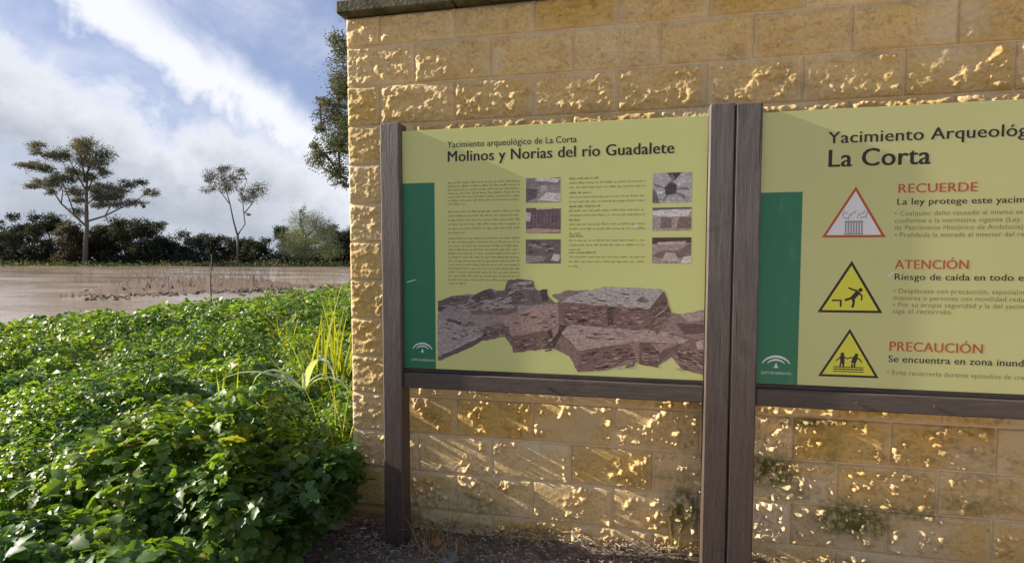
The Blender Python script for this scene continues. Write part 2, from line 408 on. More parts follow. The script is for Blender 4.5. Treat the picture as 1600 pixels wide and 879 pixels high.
def block(x0, x1, z0, z1, corner, seed):
    w_, h_ = x1-x0, z1-z0
    nu, nv = max(10, int(w_/.0063)), max(8, int(h_/.0063))
    u = np.linspace(0, 1, nu+1); v = np.linspace(0, 1, nv+1)
    U, Vv = np.meshgrid(u, v); Xg, Zg = x0+U*w_, z0+Vv*h_
    ed = np.minimum(np.minimum(U*w_, (1-U)*w_ if x1 < XE else 1), np.minimum(Vv*h_, (1-Vv)*h_))
    if corner: ed = np.minimum(np.minimum((1-U)*w_, U*w_+.004), np.minimum(Vv*h_, (1-Vv)*h_))
    zc = (z0+z1)/2
    # upper courses evenly split-faced; low ones mostly smooth and worn with knobbly patches
    low = 1-sstep(zc, .70, 1.0)
    patch = sstep(fbm(Xg*4.6+2.2, Zg*6+seed*.9, 4.4, 4, .65)+.10*sstep(Xg, .4, .7), -.04, .20)
    if corner: low *= .35
    smooth_corner = 1.0 if (corner and zc < .25) else 0.0
    rough = (1-low)*(.55+.45*sstep(pn(Xg*4+seed, Zg*4), -.3, .3))+low*(.06+1.45*patch)
    rough *= (1-.85*smooth_corner)
    amp = .015+.006*float(1-np.max(low))*(0 if corner else 1)
    marg = sstep(ed, .001, .012)
    hgt = relief(Xg, Zg, seed, rough, amp)*marg
    knob = low*patch*np.maximum(0, fbm(Xg*36, Zg*36+3, seed, 3, .62)-.08)*.032*marg*(1-smooth_corner)
    bulge = .0015*sstep(ed, 0, .03)+.0055*float(1-np.max(low))*(0 if corner else 1)*sstep(ed, .003, .028)
    rnd = .004*(1-sstep(ed, 0, .005))
    y = -(.003+np.maximum(hgt, -.0025)+.0025*(hgt < -.0025)*0+knob+bulge-rnd)+ri.uniform(-.002, .002)
    if smooth_corner: y -= .014*sstep(zc*0+(z1-Zg), 0, .2)
    wob_x = .0016*pn(Zg*38, Xg*38, seed)*((np.minimum(U, 1-U)*w_ < .02)); wob_z = .0016*pn(Xg*38, Zg*38, seed+5)*((np.minimum(Vv, 1-Vv)*h_ < .02))
    keep = (U > 0) if corner else (U > -1)
    front = np.stack([Xg+wob_x*keep, y, Zg+wob_z], -1).reshape(-1, 3)
    idg = np.arange(len(front)).reshape(nv+1, nu+1)
    faces = np.stack([idg[:-1, :-1], idg[:-1, 1:], idg[1:, 1:], idg[1:, :-1]], -1).reshape(-1, 4)
    # rim back to the rear face
    rim = list(idg[0, :])+list(idg[1:, -1])+list(idg[-1, -2::-1])+list(idg[-2:0:-1, 0])
    back = front[rim].copy(); back[:, 1] = WT
    V = [front]; Fs = [faces]; nb = len(front)
    if corner:   # rough left end
        ny_ = 30; ys = np.linspace(0, 1, ny_+1)[1:-1]
        rows = [np.array(rim)]
        cnt = nb
        for q in ys:
            r = front[rim]*(1-q)+back*q
            isl = np.isclose(front[rim][:, 0], x0, atol=1e-6)
            zz = r[:, 2]; yy = r[:, 1]
            e2 = np.minimum(np.minimum(zz-z0, z1-zz), np.minimum(yy, WT-yy))
            r[:, 0] -= isl*(relief(yy, zz, seed+4.4, .9*(1-.8*smooth_corner), amp)*sstep(e2, 0, .02)+.006*sstep(e2, 0, .03))
            V.append(r); rows.append(np.arange(cnt, cnt+len(rim))); cnt += len(rim)
        V.append(back); rows.append(np.arange(cnt, cnt+len(rim))); cnt += len(rim)
    else:
        V.append(back); rows = [np.array(rim), np.arange(nb, nb+len(rim))]; cnt = nb+len(rim)
    for a, b in zip(rows[:-1], rows[1:]):
        Fs.append(np.stack([a, b, np.roll(b, -1), np.roll(a, -1)], -1))
    V = np.concatenate(V); Fs = np.concatenate(Fs)
    V2 = V
    tone = np.full(len(V2), ri.random()) ; mossv = moss_at(V2[:, 0], V2[:, 2])
    pale = .85*low*sstep(fbm(V2[:, 0]*1.4, V2[:, 2]*3, 9.1, 3), -.1, .5)
    edv = np.minimum(np.minimum(V2[:, 0]-x0, x1-V2[:, 0]), np.minimum(V2[:, 2]-z0, z1-V2[:, 2]))+.006*pn(V2[:, 0]*20, V2[:, 2]*20, seed)
    pale = np.maximum(pale, .65*(1-sstep(edv, .006, .026))*(.35+.65*sstep(pn(V2[:, 0]*5, V2[:, 2]*5, 3.3), -.4, .2)))
    for px, py, r in ((1490, 60, .12), (1510, 20, .10), (770, 110, .05)):
        P = at_y(px, py, 0); pale = np.maximum(pale, .8*np.exp(-((V2[:, 0]-P[0])**2+((V2[:, 2]-P[2])*.6)**2)/r**2))
    return mesh_obj('stone_block', V2, Fs, M_STONE, wall, True, attrs={'tone': tone, 'moss': mossv, 'pale': pale})
zs = [-.15]+[.05+.2*k for k in range(13)]+[2.60]
seed = 1.0
for r in range(len(zs)-1):
    z0, z1 = zs[r]+J/2, zs[r+1]-J/2
    rowA = ((len(zs)-2-r) % 2 == 0)
    first = .18 if rowA else .37
    xs = [X0]+[X0+first+.4*k for k in range(12)]
    xs = [x for x in xs if x < XE-.05]+[XE]
    for i in range(len(xs)-1):
        seed += 1.37
        block(xs[i]+(J/2 if i else 0), xs[i+1]-J/2, z0, z1, i == 0, seed)
# mortar between the blocks, 5 mm behind their faces
def sheet_grid(x0, x1, z0, z1, y, step=.03):
    a = np.linspace(x0, x1, int((x1-x0)/step)+1); b = np.linspace(z0, z1, int((z1-z0)/step)+1); A, B = np.meshgrid(a, b)
    Y = y+.0015*pn(A*30, B*30)
    ii = np.arange(A.size).reshape(A.shape)
    return np.stack([A, Y, B], -1).reshape(-1, 3), np.stack([ii[:-1, :-1], ii[:-1, 1:], ii[1:, 1:], ii[1:, :-1]], -1).reshape(-1, 4)
mv, mf = sheet_grid(X0+.008, XE-.004, -.15, 2.598, .0050)
tn = np.full(len(mv), .8); ms = moss_at(mv[:, 0], mv[:, 2])
M_MORTAR = stone_mat('sandy_mortar', True)
mesh_obj('mortar', mv, mf, M_MORTAR, wall, True, attrs={'tone': tn, 'moss': ms, 'pale': tn*0+.6})
bb = MB(); bb.box(X0+.010, XE-.006, .0135, WT-.006, -.15, 2.597); core = bb.build('mortar', M_MORTAR, wall)
# coping
m, t, p, o = newmat('mossy_dark_coping'); c = worldco(t)
k = t.noise(c, 9, 6, .7, .4); k2 = t.noise(c, 60, 4)
t.put(p.inputs['Base Color'], t.mix(t.ramp(k, .35, .65), (.045, .042, .018), t.mix(k2, (.10, .085, .04), (.17, .14, .07))))
p.inputs['Roughness'].default_value = .85; bump(t, p, t.math('ADD', k, k2), .7, .01); M_COPE = m
cx = X0-.032
xs = [cx, cx+.62]+[cx+.62+.6*i for i in range(1, 8)]
for i in range(len(xs)-1):
    a, b = xs[i]+.003, min(xs[i+1], XE+.05)-.003
    if b-a < .1: break
    cc = MB(); cc.box(a, b, -.062+ri.uniform(-.002, .002), WT+.05, 2.603, 2.668+ri.uniform(-.003, .003), .007)
    cc.build('coping_slab', M_COPE, wall)
# rendered footing bulge under the left end
fv = []; ff = []
nfx, nfz = 40, 14
for j in range(nfz+1):
    for i in range(nfx+1):
        u = i/nfx; v = j/nfz
        x = X0-.022+u*.40; z = -.16+v*.21
        y = -.022*math.sin(min(1, v*1.0)*math.pi*.5+.6)*(1-u**3)-.004+.004*float(pn(x*18, z*18))
        if v > .97: y = .01
        if u < .04: y += .012
        fv.append((x, y, z))
for j in range(nfz):
    for i in range(nfx): a = j*(nfx+1)+i; ff.append((a, a+1, a+nfx+2, a+nfx+1))
nb = len(fv)
for j in range(nfz+1): fv.append((X0-.022, WT, -.16+j/nfz*.21))
for j in range(nfz): ff.append((j*(nfx+1), (j+1)*(nfx+1), nb+j+1, nb+j))
o = mesh_obj('rendered_footing', fv, ff, simple('orange_render', (.46, .27, .10), .7, .2, 7, .4, 40), wall, True)

# ------------------------------------------------------------------ information boards
PF = -.210                               # front plane of the panels
ZB, ZT = .838, 1.965
def post(x0, x1, parent, top=2.0, seed=0):
    n = 60; V = []; Fc = []
    y0, y1 = -.240, -.140; b = .006
    prof = [(x0+b, y0), (x1-b, y0), (x1, y0+b), (x1, y1-b), (x1-b, y1), (x0+b, y1), (x0, y1-b), (x0, y0+b)]
    for k in range(n+1):
        z = -.25+(top+.25)*k/n
        for j, (x, y) in enumerate(prof):
            e = .0012*float(pn(x*9+seed, y*9+j, z*3.1)); V.append((x+e, y+e*.7, z+(0.004*float(pn(x*30, y*30, seed)) if k == n else 0)))
    for k in range(n):
        for j in range(8): Fc.append((k*8+j, k*8+(j+1) % 8, (k+1)*8+(j+1) % 8, (k+1)*8+j))
    for j in range(8): x, y = prof[j]; V.append((x+(.004 if x < (x0+x1)/2 else -.004), y+(.004 if y < (y0+y1)/2 else -.004), top+.005))
    for j in range(8): Fc.append((n*8+j, n*8+(j+1) % 8, (n+1)*8+(j+1) % 8, (n+1)*8+j))
    Fc.append(tuple((n+1)*8+j for j in range(8)))
    return mesh_obj('post', V, Fc, M_WOOD, parent)
def poly_flat(name, polys, mat, parent, mats=None, y0=PF-.0002, step=.00004):
    """flat print: polys = [(list of (x,z), material index)] stacked a hair apart"""
    V = []; Fc = []; mi = []
    for k, (pts, m_) in enumerate(polys):
        o_ = len(V); V += [(x, y0-step*k, z) for x, z in pts]; Fc.append(tuple(range(o_, o_+len(pts)))); mi.append(m_)
    o = mesh_obj(name, V, Fc, mat, parent, mats=mats, midx=mi if mats else None)
    return o
def pz(px, py): P = at_y(px, py, PF); return (P[0], P[2])
def lettering(name, s, x, z, width, height, mat, parent, bold=.012, y=PF-.0003):
    """a printed line: cap height `height`, fitted to `width` (None = natural)"""
    cu = bpy.data.curves.new(name, 'FONT'); cu.body = s; cu.size = 1.0; cu.offset = 0.0; cu.resolution_u = 3; cu.space_character = 1.04
    ob = bpy.data.objects.new(name, cu); link(ob)
    dg = bpy.context.evaluated_depsgraph_get(); dg.update()
    me = bpy.data.meshes.new_from_object(ob.evaluated_get(dg)); bpy.data.objects.remove(ob); bpy.data.curves.remove(cu)
    n = len(me.vertices); co = np.empty(n*3, np.float32); me.vertices.foreach_get('co', co); co = co.reshape(-1, 3)
    x_min, x_max = co[:, 0].min(), co[:, 0].max()
    sy_ = height/.665; sx = sy_ if width is None else width/(x_max-x_min)
    off = parent_loc(parent)
    reps = (0.0, -.015, .015, -.007, .007) if bold > .015 else (0.0,)
    co0 = co; new = np.zeros_like(co); new[:, 0] = x+(co[:, 0]-x_min)*sx-off[0]; new[:, 2] = z+co[:, 1]*sy_-off[2]; new[:, 1] = y-off[1]
    me.vertices.foreach_set('co', new.ravel())
    if len(reps) > 1:      # heavier weight: the outline repeated a little to each side
        polys = [tuple(p_.vertices) for p_ in me.polygons]; V_ = []; F_ = []
        for k_, dx_ in enumerate(reps):
            q_ = new.copy(); q_[:, 0] += dx_*sy_*(bold/.02); q_[:, 1] -= .00002*k_; F_ += [tuple(i_+len(polys)*0+k_*n for i_ in p_) for p_ in polys]; V_ += [tuple(map(float, v_)) for v_ in q_]
        me = bpy.data.meshes.new(name); me.from_pydata(V_, [], F_)
    me.materials.clear(); me.materials.append(mat); me.name = name; me.update()
    o = bpy.data.objects.new(name, me); link(o); o.parent = parent
    return o
def text_px(name, s, a, b, cap_px, mat, parent, bold=.012):
    """line running from pixel a (left, baseline) to pixel b (right, baseline) of the measured photograph, on the panel's own plane"""
    (xa, za), (xb, zb) = pz(*a), pz(*b)
    h = pz(a[0], a[1]-cap_px)[1]-za
    return lettering(name, s, xa, (za+zb)/2, xb-xa, h, mat, parent, bold)
def emblem(cx_, cz, r, parent):
    P = []
    def arc(r0, r1, a0, a1, cz_):
        n = 14
        for i in range(n):
            t0 = a0+(a1-a0)*i/n; t1 = a0+(a1-a0)*(i+1)/n
            w0 = math.sin(math.pi*i/n); w1 = math.sin(math.pi*(i+1)/n); rm = (r0+r1)/2; h = (r1-r0)/2
            q = [(rm-h*(.35+.65*w0), t0), (rm+h*(.35+.65*w0), t0), (rm+h*(.35+.65*w1), t1), (rm-h*(.35+.65*w1), t1)]
            P.append(([(cx_+rr*math.cos(t_), cz_+rr*math.sin(t_)*.92) for rr, t_ in q], 0))
    arc(r*.88, r*1.04, math.radians(28), math.radians(152), cz-r*.35)
    arc(r*.60, r*.73, math.radians(38), math.radians(142), cz-r*.30)
    P.append(([(cx_-r*.10, cz-r*.15), (cx_, cz+r*.14), (cx_+r*.10, cz-r*.15)], 0))
    P.append(([(cx_-r*.15, cz-r*.22), (cx_-r*.12, cz-r*.15), (cx_+r*.12, cz-r*.15), (cx_+r*.15, cz-r*.22)], 0))
    o = poly_flat('arch_emblem', P, M_WHITE, parent, y0=PF-.0004, step=0)
    return o
def greek(name, lines, mat, parent, y=PF-.0002):
    """body copy too small to read in the photo: rows of word-length ink marks"""
    V = []; Fc = []; rg = random.Random(len(lines)*7)
    for (x0, x1, z, h) in lines:
        x = x0
        while x < x1-.004:
            wl_ = min(rg.uniform(.010, .038), x1-x); o_ = len(V)
            # every word: a few narrow strokes of uneven height so that it reads as type
            q = x
            while q < x+wl_-.0015:
                sw = rg.uniform(.0016, .0032); hh = h*rg.choice((.55, .6, .65, .62, 1.0)); lo = -h*.35 if rg.random() < .1 else 0
                o_ = len(V); V += [(q, y, z+lo), (q+sw, y, z+lo), (q+sw, y, z+hh), (q, y, z+hh)]; Fc.append((o_, o_+1, o_+2, o_+3))
                q += sw+rg.uniform(.0006, .0014)
            x += wl_+.0055
    return tag(mesh_obj(name, V, Fc, mat, parent), kind='stuff')

def board(x0, xp0, xp1, x1, label, mat):
    """x0..xp0 left post, xp1..x1 right post, panel between"""
    t = empty('information_board', ((x0+x1)/2, -.18, 0), label, 'information board', 'information boards on timber posts in front of the wall')
    post(x0, xp0, t, 1.996, x0); post(xp1, x1, t, 2.002, x1)
    rl = MB(); rl.box(xp0+.001, xp1-.001, -.224, -.150, .742, .817, .005); rl.build('rail', M_RAIL, t)
    rd = MB(); rd.box(xp0+.001, xp1-.001, -.212, -.150, .8175, .8365, .002); tag(rd.build('rail', M_RAIL_SHADE, t), 'thin strip under the panel, coloured dark as the shadowed gap')
    pn_ = MB(); pn_.box(xp0+.002, xp1-.003, PF, PF+.012, ZB, ZT, .001); pa = pn_.build('panel', mat, t)
    return t, pa
bl, pl = board(-1.232, -1.134, .2535, .3535, 'left information board about the river mills with photos and a picture of ruined stone blocks', M_PANEL_L)
br, pr = board(.3575, .4615, 1.845, 1.945, 'right information board with three warning triangles and red headings', M_PANEL_R)
# -- rail bolts / knots
for (bd, lx) in ((bl, -.43), (br, .85), (br, 1.13)):
    bo = MB(); bo.tube([(lx, -.2245, .777), (lx, -.2285, .777)], .006, 10); bo.build('bolt', simple('rusty_bolt', (.10, .07, .05), .5, .3, 40), bd)

# ---- left panel print
def rect_px(a, b):   # a top-left, b bottom-right, on the panel
    x0, z1 = pz(*a); x1, z0 = pz(*b); return [(x0, z0), (x1, z0), (x1, z1), (x0, z1)]
XL0, XR0 = -1.132, .4635
gx1 = pz(680, 430)[0]; gz1 = pz(655, 286)[1]
poly_flat('green_band', [([(XL0+.001, ZB+.001), (gx1, ZB+.001), (gx1, gz1), (XL0+.001, gz1)], 0)], M_GREEN, pl)
ex, ez = pz(660, 546); emblem(ex, ez, .058, pl)
text_px('small_lettering', 'JUNTA DE ANDALUCIA', (643, 563.5), (679, 564), 3.6, M_WHITE, pl, .0)
text_px('subtitle_lettering', 'Yacimiento arqueológico de La Corta', (699, 231), (901, 222), 9.5, M_INK, pl, .018)
text_px('title_lettering', 'Molinos y Norias del río Guadalete', (700, 252.5), (1053, 239.5), 16, M_INK, pl, .030)
lines = []
col0 = pz(700, 350)[0]; col1 = pz(812, 350)[0]
for a, b, k in ((284, 318, 7), (330, 363, 6), (372, 443, 13)):
    za, zb = pz(756, a)[1], pz(756, b)[1]
    for i in range(k):
        z = za+(zb-za)*i/(k-1); e = col1 if i < k-1 else col0+.25*(col1-col0)
        lines.append((col0, e, z-.003, .0082))
greek('text_column', lines, M_INK2, pl)
lines = []; heads = []
c0, c1 = pz(889, 350)[0], pz(1008, 350)[0]
for a, k, hw in ((277.5, 2, .13), (300, 2, .10), (321.5, 2, .14), (343, 3, .06), (368.5, 3, .06), (394.5, 3, .12)):
    z = pz(948, a)[1]; heads.append((c0, c0+hw, z-.003, .0095))
    for i in range(k):
        zz = pz(948, a+7.2*(i+1)-.5)[1]; lines.append((c0, c1 if i < 2 else c0+.05, zz-.003, .0078))
greek('text_column', lines, M_INK2, pl); greek('text_heading', heads, M_INK3, pl)
rp = random.Random(21)
def photo(a, b, kind):
    q = rect_px(a, b); (x0, z0), (x1, z1) = q[0], q[2]; W, H = x1-x0, z1-z0
    polys = []
    def P(pts, c): polys.append(([(x0+u*W, z0+v*H) for u, v in pts], c))
    if kind == 0:
        P([(0, 0), (1, 0), (1, 1), (0, 1)], (.30, .28, .29)); P([(0, .62), (1, .7), (1, 1), (0, 1)], (.22, .20, .22)); P([(.25, .9), (.9, .78), (1, .95), (.6, 1), (.3, 1)], (.6, .58, .58))
        P([(0, .05), (.3, .2), (.35, .55), (0, .6)], (.12, .10, .11)); P([(.35, .1), (1, .02), (1, .35), (.6, .42)], (.62, .6, .6)); P([(.45, .45), (.6, .5), (.6, .72), (.42, .68)], (.45, .42, .42))
    elif kind == 1:
        P([(0, 0), (1, 0), (1, 1), (0, 1)], (.13, .09, .11)); P([(.18, .2), (.98, .25), (.98, .9), (.2, .85)], (.17, .12, .13)); P([(0, .0), (1, .04), (1, .14), (.3, .2), (0, .16)], (.45, .33, .27))
        P([(0, .5), (.12, .45), (.15, .8), (0, .85)], (.5, .48, .5)); P([(.3, .93), (1, .96), (1, 1), (.3, 1)], (.6, .5, .4))
        for i in range(7): u = .25+.1*i; P([(u, .25), (u+.02, .25), (u+.03, .85), (u+.01, .85)], (.10, .07, .08))
    elif kind == 2:
        P([(0, 0), (1, 0), (1, 1), (0, 1)], (.15, .12, .12)); P([(0, 0), (.5, .1), (.6, .3), (0, .35)], (.30, .26, .25)); P([(.72, .12), (.95, .1), (1, .35), (.8, .4)], (.6, .58, .58))
        for i in range(12):
            u, v = rp.uniform(.05, .8), rp.uniform(.2, .9); P([(u, v), (u+.16, v+.02), (u+.14, v+.09), (u+.03, v+.1)], rp.choice([(.30, .27, .25), (.07, .05, .05), (.38, .34, .33)]))
    elif kind == 3:
        P([(0, 0), (1, 0), (1, 1), (0, 1)], (.42, .42, .46)); P([(.35, 1), (.75, 1), (.55, .72)], (.05, .05, .05))
        for i in range(9):
            a_ = i*.7; u, v = .45, .45; du, dv = math.cos(a_)*.45, math.sin(a_)*.45
            P([(u, v), (u+du-.05*math.sin(a_), v+dv+.07), (u+du+.05, v+dv-.06)], (.62, .62, .66) if i % 2 else (.2, .2, .24))
        P([(.35, .25), (.6, .3), (.62, .6), (.45, .7), (.3, .5)], (.05, .05, .06)); P([(0, 0), (.18, 0), (.1, .35), (0, .5)], (.15, .14, .15))
    elif kind == 4:
        P([(0, 0), (1, 0), (1, 1), (0, 1)], (.40, .35, .33)); P([(0, .7), (.3, .6), (.9, .62), (1, .9), (.5, .95), (0, .85)], (.66, .66, .7)); P([(.2, .1), (.5, .15), (.48, .55), (.25, .6)], (.2, .16, .15))
        P([(.62, .1), (1, .1), (1, .55), (.7, .6)], (.24, .15, .13)); P([(0, .9), (1, .93), (1, 1), (0, 1)], (.14, .12, .10))
    else:
        P([(0, 0), (1, 0), (1, 1), (0, 1)], (.38, .31, .29)); P([(0, .75), (1, .8), (1, 1), (0, 1)], (.07, .05, .05)); P([(0, .3), (.3, .5), (.7, .5), (1, .8), (1, .35), (.75, .2), (.2, .2)], (.2, .15, .14))
        P([(.75, .02), (1, .02), (1, .3), (.8, .25)], (.7, .7, .7)); P([(.25, .1), (.7, .1), (.6, .4), (.35, .42)], (.52, .45, .42)); P([(.1, .72), (.9, .76), (.85, .86), (.15, .82)], (.5, .45, .42))
    V = []; Fc = []; Cc = []
    for k, (pts, c) in enumerate(polys):
        o_ = len(V); V += [(x, PF-.0002-.00003*k, z) for x, z in pts]; Fc.append(tuple(range(o_, o_+len(pts)))); Cc += [c]*len(pts)
    return mesh_obj('printed_photo', V, Fc, M_PICT, pl, attrs={'Col': Cc})
for k, (a, b) in enumerate((((822, 278.5), (875.5, 316)), ((822, 325), (876, 364)), ((821.5, 374), (876, 411.5)), ((1020, 270.5), (1080.5, 316)), ((1019.5, 324.5), (1080, 360)), ((1019, 371), (1079.5, 411.5)))):
    photo(a, b, k)
# ---- picture of the ruins (coordinates read off an enlargement, mapped onto the panel)
def zq(u, v): return pz(590+u/3.019, 420+v/3.019)
def jag(pts, amp=3.2, step=16, rg=random.Random(5)):
    out_ = []
    for i in range(len(pts)):
        a, b = pts[i], pts[(i+1) % len(pts)]; L = math.hypot(b[0]-a[0], b[1]-a[1]); n = max(1, int(L/step))
        for k in range(n):
            s_ = k/n; out_.append((min(1541, a[0]+(b[0]-a[0])*s_+(rg.uniform(-amp, amp) if k else 0)), a[1]+(b[1]-a[1])*s_+(rg.uniform(-amp, amp) if k else 0)))
    return out_
R_ = [
 ([(285, 170), (420, 130), (520, 105), (600, 110), (620, 70), (735, 62), (745, 105), (800, 125), (840, 160), (900, 140), (1040, 100), (1335, 102), (1380, 200), (1440, 218), (1541, 205), (1541, 480), (1440, 460), (1390, 410), (1325, 455), (1235, 438), (1060, 468), (950, 475), (910, 405), (830, 368), (645, 385), (600, 318), (470, 345), (300, 420), (285, 420)], (.20, .14, .13)),
 ([(285, 190), (330, 135), (420, 116), (470, 130), (500, 100), (540, 92), (610, 110), (700, 150), (850, 165), (855, 260), (800, 290), (640, 312), (560, 262), (480, 296), (285, 330)], (.30, .26, .27)),
 ([(285, 150), (350, 128), (440, 125), (420, 160), (330, 170), (285, 175)], (.13, .10, .10)),
 ([(480, 110), (530, 92), (560, 120), (540, 160), (470, 165), (440, 140)], (.10, .07, .08)),
 ([(600, 100), (612, 55), (660, 45), (735, 55), (745, 95), (800, 120), (806, 150), (770, 168), (640, 172), (560, 175), (520, 150), (560, 110)], (.15, .12, .13)),
 ([(640, 62), (730, 58), (728, 70), (640, 76)], (.40, .37, .38)), ([(650, 88), (738, 84), (736, 96), (650, 102)], (.36, .33, .34)),
 ([(610, 130), (640, 78), (660, 82), (618, 160)], (.42, .40, .42)), ([(500, 150), (600, 132), (640, 150), (560, 178), (500, 180)], (.36, .33, .33)),
 ([(765, 100), (800, 95), (806, 150), (775, 150)], (.07, .05, .05)),
 ([(430, 190), (500, 165), (660, 172), (666, 215), (440, 216)], (.20, .14, .13)), ([(430, 190), (500, 165), (660, 172), (640, 184), (470, 198)], (.38, .33, .32)),
 ([(285, 235), (420, 262), (492, 300), (285, 402)], (.36, .33, .34)), ([(330, 232), (430, 262), (425, 270), (325, 245)], (.08, .06, .06)), ([(285, 175), (330, 180), (300, 200), (285, 200)], (.08, .06, .07)),
 ([(285, 402), (492, 304), (560, 300), (470, 352), (300, 431), (285, 431)], (.13, .09, .09)), ([(285, 398), (495, 300), (520, 303), (290, 414)], (.42, .38, .38)),
 ([(480, 290), (560, 255), (625, 260), (630, 312), (560, 322), (500, 306)], (.20, .13, .12)),
 ([(560, 232), (700, 190), (850, 168), (870, 250), (790, 292), (632, 318), (600, 262)], (.38, .27, .25)),
 ([(632, 322), (800, 292), (832, 372), (640, 395)], (.19, .115, .105)),
 ([(800, 292), (892, 252), (872, 330), (832, 376)], (.07, .045, .04)), ([(820, 285), (860, 262), (850, 300), (828, 330)], (.34, .25, .23)),
 ([(820, 125), (900, 100), (1000, 100), (900, 140), (860, 160)], (.24, .20, .19)),
 ([(852, 172), (884, 152), (1280, 183), (1292, 288), (1100, 276), (850, 246)], (.215, .125, .12)),
 ([(862, 165), (900, 132), (1010, 100), (1060, 84), (1200, 88), (1342, 96), (1360, 110), (1282, 186), (1100, 176), (880, 155)], (.44, .41, .42)),
 ([(1085, 180), (1112, 182), (1115, 272), (1085, 270)], (.10, .06, .055)),
 ([(1282, 186), (1352, 104), (1385, 200), (1342, 285), (1292, 292)], (.165, .095, .09)), ([(1215, 150), (1250, 128), (1285, 150), (1260, 160)], (.20, .17, .17)),
 ([(1385, 205), (1440, 212), (1541, 192), (1541, 345), (1460, 322), (1330, 292)], (.29, .21, .20)), ([(1410, 255), (1541, 262), (1541, 300), (1450, 310)], (.14, .09, .085)), ([(1430, 215), (1541, 200), (1541, 240), (1460, 248)], (.42, .36, .34)),
 ([(866, 302), (905, 262), (1100, 278), (1340, 292), (1465, 332), (1440, 352), (1240, 342), (1190, 347), (950, 387)], (.43, .33, .31)),
 ([(866, 310), (950, 387), (945, 486), (905, 412), (832, 378)], (.26, .17, .155)),
 ([(950, 387), (1190, 347), (1232, 440), (1062, 477), (945, 486)], (.225, .13, .12)),
 ([(1190, 347), (1240, 342), (1236, 446), (1222, 441)], (.30, .21, .19)),
 ([(1236, 350), (1440, 352), (1385, 380), (1335, 420), (1322, 466), (1232, 448)], (.17, .10, .09)), ([(1290, 352), (1420, 354), (1350, 380), (1330, 400)], (.34, .25, .23)),
 ([(1440, 352), (1480, 332), (1541, 345), (1541, 500), (1432, 472), (1382, 412)], (.25, .155, .15)), ([(1500, 345), (1541, 335), (1541, 380), (1510, 378)], (.5, .42, .40)), ([(1400, 380), (1470, 372), (1500, 420), (1430, 440)], (.15, .09, .085)),
]
V = []; Fc = []; Cc = []
def addp(pts, c, k):
    o_ = len(V)
    for u, v in pts: x, z = zq(u, v); V.append((min(x, .2495), PF-.0002-.00001*k, z)); Cc.append(c)
    Fc.append(tuple(range(o_, o_+len(pts))))
for k, (pts, c) in enumerate(R_): addp(jag(pts), c, k)
rg = random.Random(9)
for (u0, v0, u1, v1, n, sl) in ((640, 325, 825, 385, 26, -.14), (860, 180, 1275, 270, 60, .05), (955, 375, 1215, 470, 50, -.16), (1240, 370, 1330, 445, 20, .1), (1290, 150, 1370, 280, 22, -.6), (1400, 380, 1540, 480, 36, .25), (490, 270, 620, 315, 20, -.3),
                                (300, 240, 480, 330, 16, .3), (900, 110, 1300, 170, 12, .06), (920, 280, 1400, 335, 26, .1), (610, 60, 740, 160, 26, -.1), (330, 130, 600, 200, 40, -.2), (640, 200, 840, 290, 14, -.2)):
    for _ in range(int(n*2.6)):
        u, v = rg.uniform(u0, u1), rg.uniform(v0, v1); L = rg.uniform(6, 46); w_ = rg.uniform(1.5, 5.5)
        c = rg.choice([(.05, .03, .025), (.08, .05, .045), (.08, .05, .045), (.36, .27, .25), (.46, .38, .36)])
        q = [(u, v), (u+L, v+L*sl), (u+L*.9, v+L*sl+w_), (u+.1*L, v+w_)]
        q = [(min(max(a_, u0), u1), min(max(b_, v0), v1+4)) for a_, b_ in q]
        addp(q, c, 40+_ % 7)
mesh_obj('ruins_picture', V, Fc, M_PICT, pl, attrs={'Col': Cc})
# scratches and splashes on the prints
def scratch(pl_, pts):
    poly_flat('scratch', [([pz(*q) for q in pts], 0)], M_WHITE, pl_, y0=PF-.0009)
scratch(pl, [(636, 440), (650, 436), (650, 437), (636, 441.5)]); scratch(pl, [(990, 356), (995, 350), (997, 350.5), (992, 357)]); scratch(pl, [(766, 402), (771, 404), (771, 405), (766, 404)])

# ---- right panel print
g2 = pz(1250, 450)[0]; gz2 = pz(1215, 300.5)[1]
poly_flat('green_band', [([(XR0+.001, ZB+.001), (g2, ZB+.001), (g2, gz2), (XR0+.001, gz2)], 0)], M_GREEN, pr)
ex, ez = pz(1212.5, 569); emblem(ex, ez, .064, pr)
text_px('small_lettering', 'JUNTA DE ANDALUCIA', (1189, 583.5), (1236, 585), 3.8, M_WHITE, pr, .0)
def txt(name, s, a, b_px, cap, mat, bold, cut=None):
    """s shown from a to b in the photo; `cut` = how many characters of s that stretch holds (the rest runs on past the frame)"""
    (xa, za) = pz(*a); (xb, zb) = pz(*b_px); h = pz(a[0], a[1]-cap)[1]-za
    zm = (za+zb)/2
    if cut is None or cut >= len(s): return lettering(name, s, xa, zm, xb-xa, h, mat, pr, bold)
    o1 = lettering('probe', s[:cut], xa, zm, xb-xa, h, mat, pr, bold)
    w1 = measure(s[:cut], bold); w2 = measure(s, bold); me = o1.data; bpy.data.objects.remove(o1); bpy.data.meshes.remove(me)
    return lettering(name, s, xa, zm, (xb-xa)*w2/w1, h, mat, pr, bold)
def measure(s, bold):
    cu = bpy.data.curves.new('m', 'FONT'); cu.body = s; cu.offset = bold; cu.space_character = 1.04; ob = bpy.data.objects.new('m', cu); link(ob)
    dg = bpy.context.evaluated_depsgraph_get(); dg.update(); me = bpy.data.meshes.new_from_object(ob.evaluated_get(dg))
    n = len(me.vertices); co = np.empty(n*3, np.float32); me.vertices.foreach_get('co', co); co = co.reshape(-1, 3); r = float(co[:, 0].max()-co[:, 0].min())
    bpy.data.objects.remove(ob); bpy.data.curves.remove(cu); bpy.data.meshes.remove(me); return r
